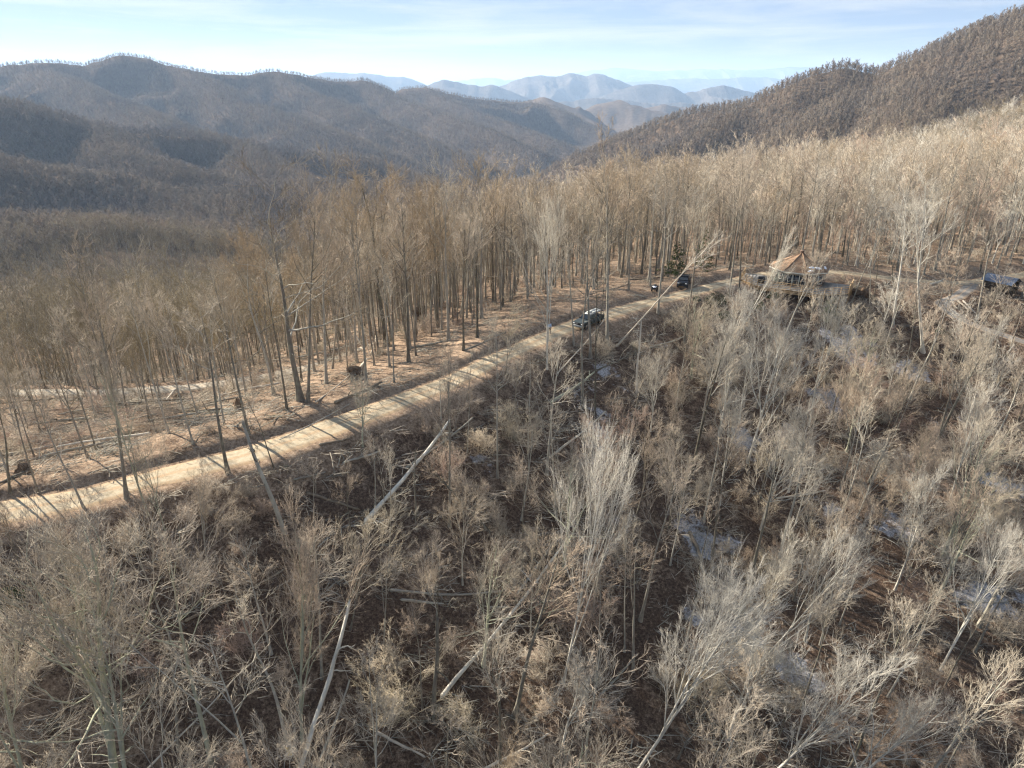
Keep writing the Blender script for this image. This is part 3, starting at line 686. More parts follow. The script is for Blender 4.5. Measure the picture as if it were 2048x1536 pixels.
def grow_tree(seed, kind, lod):
    rng = np.random.default_rng(seed); k = KIND[kind]; q = LOD[lod]; H = k['H']
    K0, K1, K2, K3 = q['K']
    TP, TR = crooked_trunk(rng, H, k['r'], K0, 0.022 if kind not in ('oak', 'lichen') else 0.05)
    # non uniform: more rings near the base flare
    g = Geo(); g.tubes(TP, TR, q['S'][0], True, 0)
    extra = []
    if kind in ('broom', 'tan') or seed % 3 == 0:
        # forks: one or two co-dominant stems leaving the trunk low down
        nf = 2 if kind in ('broom', 'tan', 'lichen') else 1
        FP, FR = spawn(rng, TP, TR, nf, .12 if kind in ('broom', 'lichen') else .4, .42 if kind in ('broom', 'lichen') else .6, 12, 24, .62, K0 - 2, .04, .03, .75, .05, .12, .1)
        g.tubes(FP, FR, q['S'][0] - 2, True, 0); extra.append((FP, FR))
    trunk = g
    c = Geo(); a0, a1 = k['ang']
    L1 = [spawn(rng, TP, TR, k['n'], k['f0'], .90, a0, a1, k['lf'], K1, k['wig'], k['up'], .55, .03, .2, k['sh'], amap=1)]
    for FP, FR in extra:
        L1.append(spawn(rng, FP, FR, max(5, k['n'] * 6 // 10), .35, .92, a0 * .9, a1, k['lf'] * 1.1, K1, k['wig'], k['up'], .55, .025, .2, k['sh'], amap=1))
    n2, n3, n4 = [max(2, int(round(a * b))) for a, b in zip(k['sub'], q['f'])]
    SB = spawn(rng, TP, TR, 5 if kind != 'pole' else 3, k['f0'] * .45, k['f0'], 60, 95, .07, 3, .3, .0, .22, .015, .4, 0); c.tubes(*SB, 3, True, 0)
    fine = kind in ('broom', 'tan')
    for P1, R1 in L1:
        c.tubes(P1, R1, q['S'][1], True, 0)
        P2, R2 = spawn(rng, P1, R1, n2, .25, .98, 16, 40 if fine else 48, .50, K2, k['wig'], k['up'] * .8, .58, q['b2'], .3, .45)
        c.tubes(P2, R2, q['S'][2], True, 1)
        P3, R3 = spawn(rng, P2, R2, n3, .2, 1.0, 14, 38 if fine else 46, .55, K3, .07, .05, .6, .009, .3, .35)
        R3 = np.clip(R3, q['b3'] * .5, q['b3'])
        c.tubes(P3, R3, 3, True, 1)
        P4, R4 = spawn(rng, P3, R3, n4, .15, 1.0, 12, 40, .80, 3 if lod == 'near' else 2, .07, .04, 1, .004, .4, .25)
        R4 = np.full(R4.shape, q['tw']); R4[:, 1:] *= .7
        c.tubes(P4, R4, 3, True, 1)
    return trunk, c
def grow_snag(seed, lod='near'):
    rng = np.random.default_rng(seed); H = 11.0; TP, TR = crooked_trunk(rng, H, .2, 12, .03)
    TR = TR * 0 + np.linspace(.24, .13, 12)[None]
    g = Geo(); g.tubes(TP, TR, 8, False, 0)
    top = TP[0, -1]
    for i in range(6):   # splintered top
        a = i / 6 * 6.28; o = np.array([math.cos(a), math.sin(a), 0]) * .10
        h = .25 + .7 * rng.random()
        g.tubes(np.array([[top + o, top + o * .8 + np.array([0, 0, h * .6]), top + o * .6 + np.array([0, 0, h])]]), np.array([[.05, .035, .01]]), 4, True, 0)
    c = Geo(); P1, R1 = spawn(rng, TP, TR, 7, .45, .97, 35, 85, .20, 7, .3, .05, .4, .03, .3, .2)
    c.tubes(P1, R1, 5, True, 0)
    P2, R2 = spawn(rng, P1, R1, 4, .3, 1, 30, 65, .5, 5, .3, .03, .5, .014, .3, .3); c.tubes(P2, R2, 3, True, 0)
    P3, R3 = spawn(rng, P2, R2, 4, .2, 1, 25, 60, .5, 3, .2, .0, .6, .008, .3, .3); c.tubes(P3, R3, 3, True, 0)
    return g, c
def grow_brush(seed, H=3.2, stems=9, lod='near'):
    rng = np.random.default_rng(seed)
    b = rng.normal(0, .35, (stems, 3)); b[:, 2] = -.1
    d = rng.normal(0, .38, (stems, 3)); d[:, 2] = 1
    P1 = curve(rng, b, d, H * (.6 + .6 * rng.random(stems)), 6, .13, .05); R1 = taper(np.full(stems, .024), 6, .3)
    g = Geo(); g.tubes(P1, R1, 4, True, 0)
    P2, R2 = spawn(rng, P1, R1, 9, .18, .98, 22, 60, .42, 4, .18, .05, .6, .009, .4, .45); g.tubes(P2, R2, 3, True, 0)
    P3, R3 = spawn(rng, P2, R2, 8, .15, 1.0, 22, 60, .5, 2, .2, .04, .8, .006, .5, .35)
    g.tubes(P3, np.full(R3.shape, .0095 if lod == 'near' else .016), 3, True, 0)
    if lod == 'near':
        P4, R4 = spawn(rng, P3, R3, 3, .3, 1.0, 25, 60, .6, 2, .2, .04, .8, .006, .5, .2); g.tubes(P4, np.full(R4.shape, .0075), 3, True, 0)
    return g
def grow_far(seed, twigs=150, tw=.075, H=15.0):
    """a whole bare tree as seen from half a kilometre and more"""
    rng = np.random.default_rng(seed)
    TP, TR = crooked_trunk(rng, H * .9, .17, 4, .02); g = Geo(); g.tubes(TP, TR, 3, True, 0)
    P1, R1 = spawn(rng, TP, TR, 10, .16, .95, 25, 55, .34, 3, .12, .1, .5, .05, .4, .5); g.tubes(P1, R1, 3, True, 0)
    n = max(2, twigs // 9)
    P2, R2 = spawn(rng, P1, R1, n, .15, 1.0, 15, 60, .60, 2, .25, .12, .5, .03, .3, .3); g.tubes(P2, np.full(R2.shape, tw), 3, True, 0)
    return g

def tree_variants(kind, seeds, lod):
    out = []
    for s in seeds:
        t, c = grow_tree(s, kind, lod)
        mb, mt = M[KIND[kind]['mat'][0]], M[KIND[kind]['mat'][1]]
        out.append((t.mesh('trunk', [mb], smooth=True), c.mesh('crown', [mb, mt]), KIND[kind]['H'], kind))
    return out
NEAR = {k: tree_variants(k, s, 'near') for k, s in (('tall', (1, 3, 2)), ('gold', (4, 6)), ('oak', (7, 9)), ('broom', (10, 12, 14)), ('tan', (15, 17, 18)), ('pole', (20, 21, 24, 26, 29)), ('lichen', (30,)), ('valley', (33,)))}
for k_ in ('x',): NEAR['snag'] = []
for s in (41, 42):
    t, c = grow_snag(s); NEAR['snag'].append((t.mesh('trunk', [M['bark']], smooth=True), c.mesh('crown', [M['bark']]), 11.5, 'snag'))
MIDV = {k: tree_variants(k, s, 'mid') for k, s in (('tall', (101, 102, 103)), ('gold', (104, 105, 106)), ('oak', (107, 108)), ('broom', (110, 111)), ('tan', (115, 116)), ('pole', (120, 121)), ('valley', (130, 131, 132)))}
ntri = 0
for D_ in (NEAR, MIDV):
    for l in D_.values():
        for v in l:
            for me in v[:2]: ntri += len(me.loops) - 2 * len(me.polygons)
print('variants', round(time.time() - T0, 1), 'triangles', ntri)

def src_object(name, me):
    o = bpy.data.objects.new(name, me); return o
def joined_source(name, parts):
    """trunk and crown mesh of a tree as one unlinked source mesh for the mass of the forest"""
    V = []; Q = []; T = []; qm = []; tm = []; mats = []; n = 0
    for me in parts:
        v = np.zeros(len(me.vertices) * 3, np.float32); me.vertices.foreach_get('co', v)
        ls = np.zeros(len(me.polygons), np.int32); me.polygons.foreach_get('loop_start', ls)
        lt = np.zeros(len(me.polygons), np.int32); me.polygons.foreach_get('loop_total', lt)
        li = np.zeros(len(me.loops), np.int32); me.loops.foreach_get('vertex_index', li)
        mi = np.zeros(len(me.polygons), np.int32); me.polygons.foreach_get('material_index', mi)
        ids = []
        for mm in me.materials:
            if mm.name not in [x.name for x in mats]: mats.append(mm)
            ids.append([x.name for x in mats].index(mm.name))
        ids = np.array(ids); mi = ids[mi]
        q = lt == 4; t = lt == 3
        if q.any(): Q.append(li[ls[q][:, None] + np.arange(4)] + n); qm.append(mi[q])
        if t.any(): T.append(li[ls[t][:, None] + np.arange(3)] + n); tm.append(mi[t])
        V.append(v.reshape(-1, 3)); n += len(me.vertices)
    return src_object(name, mesh_np(name, np.concatenate(V), np.concatenate(Q), np.concatenate(T), mats, np.concatenate(qm), np.concatenate(tm)))

def scatter(name, pts, scale, rot, idx, sources, **props):
    """ONE object of kind stuff: instances of the sources on points (geometry nodes)"""
    srcs = bpy.data.collections.new(name + '_sources')
    for i, s in enumerate(sources):
        s.name = f'{name}_source_{i:02d}'; srcs.objects.link(s)
    me = bpy.data.meshes.new(name)
    me.vertices.add(len(pts)); me.vertices.foreach_set('co', np.asarray(pts, np.float32).ravel())
    for nm, ty, dat, key in (('scl', 'FLOAT_VECTOR', scale, 'vector'), ('rot', 'FLOAT_VECTOR', rot, 'vector'), ('pick', 'INT', idx, 'value')):
        at = me.attributes.new(nm, ty, 'POINT')
        at.data.foreach_set(key, np.asarray(dat, np.int32 if ty == 'INT' else np.float32).ravel())
    me.update()
    o = link(name, me, kind='stuff', **props)
    ng = bpy.data.node_groups.new(name, 'GeometryNodeTree')
    ng.interface.new_socket('Geometry', in_out='INPUT', socket_type='NodeSocketGeometry')
    ng.interface.new_socket('Geometry', in_out='OUTPUT', socket_type='NodeSocketGeometry')
    N, L = ng.nodes, ng.links
    gi = N.new('NodeGroupInput'); go = N.new('NodeGroupOutput')
    iop = N.new('GeometryNodeInstanceOnPoints'); ci = N.new('GeometryNodeCollectionInfo')
    ci.inputs['Collection'].default_value = srcs; ci.inputs['Separate Children'].default_value = True; ci.inputs['Reset Children'].default_value = True
    def attr(nm, ty):
        a = N.new('GeometryNodeInputNamedAttribute'); a.data_type = ty; a.inputs['Name'].default_value = nm
        return [x for x in a.outputs if x.enabled and x.name == 'Attribute'][0]
    L.new(gi.outputs[0], iop.inputs['Points']); L.new(ci.outputs[0], iop.inputs['Instance'])
    iop.inputs['Pick Instance'].default_value = True
    L.new(attr('pick', 'INT'), iop.inputs['Instance Index'])
    e2r = N.new('FunctionNodeEulerToRotation'); L.new(attr('rot', 'FLOAT_VECTOR'), e2r.inputs[0]); L.new(e2r.outputs[0], iop.inputs['Rotation'])
    L.new(attr('scl', 'FLOAT_VECTOR'), iop.inputs['Scale'])
    L.new(iop.outputs[0], go.inputs[0])
    md = o.modifiers.new('scatter', 'NODES'); md.node_group = ng
    return o

def poisson(cand, radius, existing=None):
    """thin candidate points (x, y) so none lie closer than radius (array or float); keeps order"""
    radius = np.broadcast_to(np.asarray(radius, float), (len(cand),))
    cell = float(radius.max()); grid = {}; keep = []
    def near(x, y, r):
        cx, cyy = int(x // cell), int(y // cell)
        for i in (-1, 0, 1):
            for j in (-1, 0, 1):
                for (a, b) in grid.get((cx + i, cyy + j), ()):
                    if (a - x) ** 2 + (b - y) ** 2 < r * r: return True
        return False
    if existing is not None:
        for (x, y) in existing: grid.setdefault((int(x // cell), int(y // cell)), []).append((x, y))
    for i, (x, y) in enumerate(cand):
        if not near(x, y, radius[i]):
            keep.append(i); grid.setdefault((int(x // cell), int(y // cell)), []).append((x, y))
    return np.array(keep, int)
def seen(x, y, z, margin=60, top=16.0):
    """in or just beside the picture, and not sunk behind nearer ground"""
    u, v = project(x, y, z); u2, v2 = project(x, y, z + top)
    ok = (u > -margin) & (u < 2048 + margin) & (v2 < 1536 + margin) & (y > 5)
    r = np.hypot(x, y); a = np.arctan2(x, y)
    i = np.clip(np.searchsorted(HORIZON_R, r) - 3, 0, len(HORIZON_R) - 1); j = np.clip(np.searchsorted(HORIZON_AZ, a), 0, len(HORIZON_AZ) - 1)
    ok &= ((z - CAM_Z + top + 6) / r) > HORIZON_T[i, j]
    return ok

# ------------------------------------------------------------------ placing trees
TAKEN = []          # (x, y) of everything that stands
LIST = []           # records of individual trees for labels
def tone(kind): return {'tall': 'grey', 'gold': 'golden brown', 'oak': 'crooked', 'broom': 'pale', 'tan': 'tan', 'pole': 'slender', 'lichen': 'lichen green', 'valley': 'brown', 'snag': 'broken'}[kind]
def place_tree(kind, base, top=None, h=None, label=None, yaw=None, var=None, width=1.0, name='bare_tree', group=None, category='tree', crown=True, lean=None, lod=None):
    rng = random.Random(int(base.x * 131 + base.y * 977 + base.z * 13))
    src = (MIDV if (lod == 'mid' and kind in MIDV) else NEAR)[kind]
    v = src[(var if var is not None else rng.randrange(len(src))) % len(src)]
    if top is not None: axis = top - base
    else: axis = Vector((lean[0] if lean else rng.gauss(0, .035), lean[1] if lean else rng.gauss(0, .035), 1)).normalized() * h
    Hh = axis.length; s = Hh / v[2]
    w = s * width if Hh < 26 else s * width * .9
    q = Vector((0, 0, 1)).rotation_difference(axis.normalized())
    rot = q.to_matrix().to_4x4() @ Matrix.Rotation(yaw if yaw is not None else rng.random() * 6.28, 4, 'Z')
    o = empty(name, base - Vector((0, 0, .12)), label or '', category, group)
    o.rotation_euler = rot.to_euler(); o.scale = (w, w, s)
    t = link('trunk', v[0], o)
    if crown: link('crown', v[1], o)
    TAKEN.append((base.x, base.y))
    LIST.append(dict(o=o, kind=kind, base=base, axis=axis, h=Hh, label=label))
    return o
def hero(kind, u, v, tu, tv, label, dy=0.0, **kw):
    """a tree by its foot and its tip: foot on the ground, tip dy metres further off than the foot"""
    b = hit(u, v)
    t = at_depth(tu, tv, b.y + dy); t = Vector((t[0], t[1], t[2] + CAM_Z))
    hh = (t - b).length
    if hh > 27: t = b + (t - b) * (27 / hh)
    return place_tree(kind, b, t, label=label, **kw)

HEROES = [
 # trees along the upper side of the road
 ('oak', 601, 801, 556, 415, 'old crooked oak with long level limbs reaching left over the slope', dict(var=0, width=1.25, yaw=2.6)),
 ('tall', 616, 804, 622, 398, 'straight grey trunk standing close against the right side of the crooked oak', dict(var=0, width=.8)),
 ('tall', 653, 768, 640, 400, 'clean grey trunk just left of the big upturned root ball', dict(var=1, width=.85)),
 ('pole', 665, 738, 688, 470, 'thin pole tree behind the upturned root ball', dict()),
 ('gold', 722, 687, 690, 396, 'golden twigged tree with a curved trunk between root ball and broad oak', dict(width=1.0)),
 ('oak', 774, 691, 733, 352, 'broad spreading oak standing on open leaves above the road bend', dict(var=1, width=1.15, yaw=1.0)),
 ('gold', 872, 637, 850, 372, 'dark trunked tree at the edge of the stand behind fallen brush', dict(width=.95)),
 ('tall', 897, 680, 884, 350, 'tall straight trunk on the leaf covered bench midway along the road', dict(var=0, width=.9)),
 ('gold', 963, 637, 950, 328, 'tall dark trunk beside the leaning bare pole on the bench', dict(width=1.05)),
 ('broom', 1094, 738, 1093, 440, 'twin stemmed grey tree rising right in front of the person on the road', dict(var=0, width=0.61)),
 ('tall', 1215, 690, 1210, 335, 'thick straight trunk on the road edge just right of the dark pickup', dict(var=1, width=.95)),
 ('tall', 1316, 627, 1332, 372, 'thick forked trunk at the lower road edge before the small evergreen', dict(var=0, width=.95)),
 ('tall', 1368, 686, 1402, 420, 'long grey trunk crossed by the leaning dead pole', dict(var=1, width=.9)),
 ('pole', 1181, 716, 1184, 400, 'thin trunk standing directly in front of the dark pickup', dict(width=1.3)),
 ('pole', 1148, 690, 1144, 440, 'slim dark stem just left of the dark pickup', dict()),
 ('pole', 1190, 830, 1198, 470, 'grey trunk standing in the snowy hollow below the pickup', dict(var=1, width=.7)),
 ('pole', 1166, 815, 1176, 470, 'slim trunk leaning beside the mossy log in the snow', dict(width=1.2)),
 ('snag', 1273, 786, 1284, 636, 'white barkless dead stem standing alone in the hollow', dict(var=0, width=.75, mat='dead', name='tree_snag')),
 ('tall', 1456, 600, 1500, 330, 'dark leaning trunk between the driveway and the round house', dict(var=0, width=.8)),
 ('tall', 1478, 585, 1492, 345, 'grey trunk just left of the pale leaning tree by the house', dict(var=1, width=.8)),
 ('broom', 1470, 680, 1576, 484, 'pale silvery tree leaning right in front of the round house', dict(var=1, width=0.42, mat='pale')),
 ('tall', 1785, 655, 1812, 392, 'tall pale trunk forking high right of the round house', dict(var=0, width=.9, mat='pale')),
 ('tall', 1846, 705, 1832, 415, 'tall pale trunk with wide fan crown beside the grey drive', dict(var=1, width=1.1, mat='pale')),
 ('pole', 1800, 782, 1850, 560, 'thin tree leaning right over the snowy gap', dict(width=1.3)),
 ('pole', 1820, 797, 1905, 560, 'long thin stem leaning right below the grey drive', dict(width=1.2)),
 ('broom', 1618, 852, 1660, 606, 'white barked forked tree glowing against the dark snowy hollow', dict(var=2, width=0.66, mat='pale')),
 ('broom', 1495, 925, 1570, 665, 'broad pale broom shaped tree below the deck of the house', dict(var=0, width=0.86)),
 ('broom', 1437, 870, 1480, 640, 'pale fine twigged tree left of the broad broom shaped tree', dict(var=1, width=0.70)),
 ('broom', 1440, 1010, 1460, 800, 'straight pale young tree amid tan brush', dict(var=2, width=0.57)),
 # foreground, middle
 ('tall', 899, 1053, 904, 742, 'forked lichen spotted trunk standing beside the long diagonal log', dict(var=1, width=.85)),
 ('snag', 831, 1042, 832, 900, 'short straight stem with snapped top left of the diagonal log', dict(var=1, width=.6, name='tree_snag')),
 ('tall', 995, 955, 988, 650, 'slim straight grey trunk right below the road edge', dict(var=0, width=.7)),
 ('pole', 979, 1062, 856, 905, 'bowed trunk bending left across the slope', dict(width=1.6)),
 ('pole', 1113, 1040, 1110, 800, 'thin upright stem among brown brush in mid slope', dict()),
 ('snag', 570, 1066, 487, 838, 'leaning trunk with broken antler top below the road', dict(var=0, width=.95, name='tree_snag')),
 ('pole', 548, 935, 492, 780, 'thin bent stem at the lower edge of the road', dict(width=1.2)),
 ('broom', 1126, 1367, 1215, 925, 'tallest pale broom crowned tree in the centre foreground', dict(var=0, width=0.48)),
 ('tall', 1249, 1304, 1254, 1040, 'straight stem with sunlit edge right of the tallest broom crowned tree', dict(var=1, width=.55)),
 ('pole', 1266, 1342, 1290, 1080, 'long thin stem forking beside snow patches', dict(width=1.3)),
 ('snag', 869, 1445, 866, 1225, 'dead upright trunk with curling bleached limbs', dict(var=1, width=.9, name='tree_snag')),
 ('pole', 845, 1420, 830, 1200, 'thin pale stem just left of the dead upright trunk', dict(width=1.0)),
 ('tall', 1190, 1384, 1200, 1150, 'slim dark trunk in front of the long diagonal log', dict(var=0, width=.6)),
 ('broom', 1262, 1560, 1500, 1190, 'silvery tree leaning hard right across the bottom of the view', dict(var=2, width=0.70, mat='pale')),
 ('broom', 1500, 1590, 1760, 1330, 'bleached spreading tree with arching white limbs at the lower right', dict(var=1, width=0.82, mat='pale')),
 ('lichen', 1640, 1620, 1880, 1390, 'bent pale tree with long drooping branches in the lower right corner', dict(var=0, width=0.74, mat='pale')),
 ('broom', 1515, 1330, 1700, 1120, 'long pale stem sweeping up to the right in the foreground', dict(var=0, width=0.61, mat='pale')),
 ('tall', 1610, 1282, 1668, 1030, 'thick grey trunk among orange leaves in the right foreground', dict(var=0, width=.8)),
 ('broom', 1500, 1290, 1580, 1080, 'pale twigged tree standing before snow patches', dict(var=1, width=0.70)),
 ('tall', 1640, 1290, 1700, 1020, 'straight trunk close right of the thick grey one', dict(var=1, width=.6)),
 ('broom', 1520, 1060, 1570, 880, 'low round pale tree in the right middle slope', dict(var=2, width=0.74)),
 ('broom', 1880, 1340, 2010, 1080, 'pale forked tree leaning right near the frame edge snow', dict(var=0, width=0.70, mat='pale')),
 ('broom', 1790, 1180, 1870, 950, 'tall tan tree with feathery crown in the right slope', dict(var=1, width=0.74)),
 ('tan', 1680, 980, 1735, 770, 'tan twiggy tree below the dark hollow', dict(var=0, width=1.0)),
 ('broom', 1900, 1000, 1965, 790, 'silvery feather crowned tree near the right edge', dict(var=2, width=0.74)),
 ('broom', 1930, 860, 1990, 660, 'pale leaning tree above the right edge snow', dict(var=1, width=0.74)),
 ('tan', 1340, 1130, 1385, 930, 'tan fine twigged tree in the middle slope', dict(var=1, width=1.0)),
 ('tan', 1060, 1280, 1075, 1085, 'small brown tree crossed by the long diagonal log', dict(var=0, width=.9)),
 ('tan', 700, 1260, 745, 1050, 'brown fine twigged tree under the diagonal log foot', dict(var=1, width=1.0)),
 # foreground, left
 ('lichen', 236, 1590, 90, 1060, 'massive lichen covered tree with many stems in the lower left', dict(var=0, width=1.02)),
 ('lichen', 262, 1600, 165, 1180, 'thick mossy trunk rising beside the massive lichen tree', dict(var=0, width=0.66, yaw=1.9)),
 ('tall', 426, 1545, 345, 1100, 'tall forked tree with a torn white scar below its crown', dict(var=0, width=1.0, mat='lichen')),
 ('pole', 357, 1500, 336, 1255, 'straight lichen spotted stem left of the scarred forked tree', dict(width=1.4)),
 ('pole', 337, 1493, 285, 1370, 'short leaning stem sharing ground with the lichen spotted stem', dict(width=1.3)),
 ('pole', 581, 1506, 470, 1190, 'leaning thin trunk with a bright yellow rotten foot', dict(width=1.5)),
 ('broom', 604, 1482, 592, 1070, 'bright lichen twigged tree with straight trunk left of centre', dict(var=1, width=0.66, mat='lichen')),
 ('pole', 543, 1308, 484, 1080, 'thin trunk crossing behind the brown fallen pole', dict(width=1.3)),
 ('pole', 470, 1260, 436, 1100, 'short dark stem beside the brown fallen pole', dict(width=1.2)),
 ('lichen', 60, 1620, -40, 1250, 'dark leaning trunk at the lower left corner', dict(var=0, width=0.66)),
 ('broom', 200, 1330, 110, 1080, 'grey fine branched tree on the left slope', dict(var=2, width=0.74, mat='lichen')),
 ('broom', 330, 1060, 280, 890, 'small forked tree overhanging the road', dict(var=0, width=0.66, mat='lichen')),
 ('tan', 60, 1180, 0, 1010, 'grey brown twiggy tree on the left roadside slope', dict(var=0, width=1.1)),
 ('tan', 180, 1200, 130, 1040, 'bushy grey tree below the left end of the road', dict(var=1, width=1.1)),
 ('tan', 420, 1150, 390, 985, 'bushy grey brown tree just below the road', dict(var=0, width=1.1)),
 ('lichen', 296, 1030, 200, 700, 'thick dark footed trunk leaning left over the road', dict(var=0, width=0.45)),
 ('tall', 253, 996, 196, 590, 'tall trunk leaning left at the upper edge of the road', dict(var=1, width=.9)),
 ('tall', 167, 1014, 62, 770, 'trunk with dark burnt looking foot beside the road', dict(var=0, width=.8)),
 ('tall', 76, 986, 8, 745, 'dark footed trunk above the left end of the road', dict(var=1, width=.8)),
 ('pole', 20, 985, -8, 760, 'dark trunk at the left edge above the road', dict(width=1.5)),
 ('tall', 387, 888, 300, 600, 'grey trunk leaning left among the blown down timber', dict(var=0, width=.7)),
 ('pole', 456, 946, 385, 610, 'long slim trunk leaning left over the open bench', dict(width=1.5)),
 ('snag', 122, 938, 120, 866, 'short white snapped stem standing on the bench', dict(var=0, width=.6, mat='dead', name='tree_snag')),
]
MATSW = {}
def swap_mat(o, which):
    """same tree, another bark: shares geometry through a copied mesh per material set"""
    for c in o.children:
        key = (c.data.name, which)
        if key not in MATSW:
            me = c.data.copy()
            new = {'pale': (M['bark_pale'], M['twig_pale']), 'dead': (M['dead'], M['dead']), 'lichen': (M['bark_lichen'], M['twig'])}[which]
            for i in range(len(me.materials)): me.materials[i] = new[i]
            MATSW[key] = me
        c.data = MATSW[key]
HERO_SHOWN = []
for (kind, u, v, tu, tv, lab, kw) in HEROES:
    kw = dict(kw); which = kw.pop('mat', None)
    v = min(v, 1640)
    o = hero(kind, u, v, tu, tv, lab, **kw)
    if which: swap_mat(o, which)
    HERO_SHOWN.append(o)
print('heroes', round(time.time() - T0, 1))

# clearings
HOUSE = hit(1603, 577)
def free_ground(x, y, pad=0.0):
    d, _, sd = poly_near(x, y, ROAD); d2, _, _ = poly_near(x, y, ROAD2); d3, _, _ = poly_near(x, y, TRACK)
    s = d * sd
    ok = (d > 2.7 + pad) & (d2 > 2.3 + pad) & (d3 > 2.4 + pad)
    ok &= np.hypot(x - HOUSE.x, y - HOUSE.y - 2) > 8.5 + pad
    return ok, s
# individual trees filling the near woods
cand = np.stack([RNG.uniform(-120, 150, 26000), RNG.uniform(18, 215, 26000)], 1)
x, y = cand.T; z = grounds(x, y)
ok, s = free_ground(x, y, .6)
ok &= seen(x, y, z, 80, 18)
dist = np.hypot(x, y)
u_, v_ = project(x, y, z)
open_bench = (s > 0) & (s < 17) & (x < 45)                       # few trees on the open bench
low_left = (s > 0) & (s < 60) & (x < -24) & (y < 97)
slope = s < 0
keep_p = np.where(open_bench, .06, np.where(low_left, .085, np.where(slope, .5, 1.0)))
# keep the snow hollow visible
for (uu, vv, rad, w) in SNOW[:24]:
    p = hit(uu, vv); keep_p = np.where((np.hypot(x - p.x, y - p.y) < rad * .8), keep_p * .35, keep_p)
# the low trees just under the road leave it open to view; nothing grows up in front of the cabin
keep_p = np.where((s < 0) & (s > -13), keep_p * .35, keep_p)
ok &= ~((u_ > 1530) & (u_ < 1690) & (v_ > 555) & (v_ < 780) & (RNG.random(len(x)) < .95))
ok &= ~((u_ > 1500) & (u_ < 1720) & (v_ > 555) & (v_ < 900) & (RNG.random(len(x)) < .6))
ok &= ~((u_ > 1040) & (u_ < 1300) & (v_ > 600) & (v_ < 800) & (RNG.random(len(x)) < .8))
ok &= RNG.random(len(x)) < keep_p
cand, s, z, dist = cand[ok], s[ok], z[ok], dist[ok]
rad = np.where(s < 0, 3.7, np.where(dist < 130, 2.1, 2.6))
kp = poisson(cand, rad, TAKEN)
cand, s, z, dist = cand[kp], s[kp], z[kp], dist[kp]
order = np.argsort(dist); cand, s, z, dist = cand[order], s[order], z[order], dist[order]
N_IND = 300 - len(HEROES)
print('near candidates', len(cand))
rest = []
for i, ((x, y), ss, zz, dd) in enumerate(zip(cand, s, z, dist)):
    rr = RNG.random()
    if ss < 0:
        kind = 'broom' if rr < .16 else 'tan' if rr < .36 else 'pole' if rr < .70 else 'tall' if rr < .95 else 'lichen'
        if x < -10 and kind == 'broom': kind = 'tan'
        h = {'broom': 10.5, 'tan': 10, 'pole': 15, 'tall': 16, 'lichen': 14}[kind] * RNG.uniform(.7, 1.2)
        lean = (RNG.normal(.05 + .0012 * x, .06), RNG.normal(-.02, .05))
        if ss > -14: h = min(h, 7.5)
    else:
        kind = 'pole' if rr < .36 else 'gold' if rr < .70 else 'tall' if rr < .92 else 'oak'
        if x > 40: kind = 'pole' if rr < .3 else 'tall' if rr < .6 else 'tan' if rr < .8 else 'broom' if rr < .9 else 'gold'
        h = {'pole': 16, 'gold': 19, 'tall': 19, 'oak': 18, 'tan': 13, 'broom': 14}[kind] * RNG.uniform(.66, 1.15)
        if x < -35: h *= .8; kind = 'valley' if rr < .7 else 'pole'
        lean = (RNG.normal(.0, .04), RNG.normal(0, .04))
    if i < N_IND:
        place_tree(kind, Vector((x, y, zz)), h=h, lean=lean, lod='mid' if dd > 112 else 'near', width=RNG.uniform(.85, 1.1))
    else:
        rest.append((x, y, zz, kind, h, lean))
print('individual trees', len(LIST), 'rest', len(rest), round(time.time() - T0, 1))

# the mass of the forest behind: one object
mid_src = []; mid_idx = {}
for k, l in MIDV.items():
    for v in l:
        mid_idx.setdefault(k, []).append((len(mid_src), v[2])); mid_src.append(joined_source('forest', v[:2]))
n = 75000
a = RNG.uniform(-math.radians(54), math.radians(54), n); r = np.sqrt(RNG.uniform(90 ** 2, 520 ** 2, n))
x = r * np.sin(a); y = r * np.cos(a)
m = (y > 18) & (~((np.abs(x - 15) < 135) & (y < 215) & (y > 18)))
x, y, r = x[m], y[m], r[m]; z = grounds(x, y)
ok, s = free_ground(x, y, .8)
ok &= seen(x, y, z, 420, 18)
ok &= RNG.random(len(x)) < .45 + 1.0 * sstep(-.28, .22, fbm(x, y, 24, 3, 61))      # clumps and gaps
ok &= ~((s > 0) & (s < 30) & (x < -24) & (y < 90) & (RNG.random(len(x)) < .9))
x, y, z, r = x[ok], y[ok], z[ok], r[ok]
kp = poisson(np.stack([x, y], 1), np.where(r < 250, 3.0, np.where(r < 380, 3.7, 4.6)))
x, y, z, r = x[kp], y[kp], z[kp], r[kp]
P = []; Sc = []; Ro = []; Id = []
for (xx, yy, zz, kind, h, lean) in rest:
    if kind not in mid_idx: kind = 'tan'
    i, H = mid_idx[kind][RNG.integers(len(mid_idx[kind]))]
    P.append((xx, yy, zz - .1)); sc = h / H; Sc.append((sc, sc, sc)); Ro.append((-lean[1], lean[0], RNG.uniform(0, 6.28))); Id.append(i)
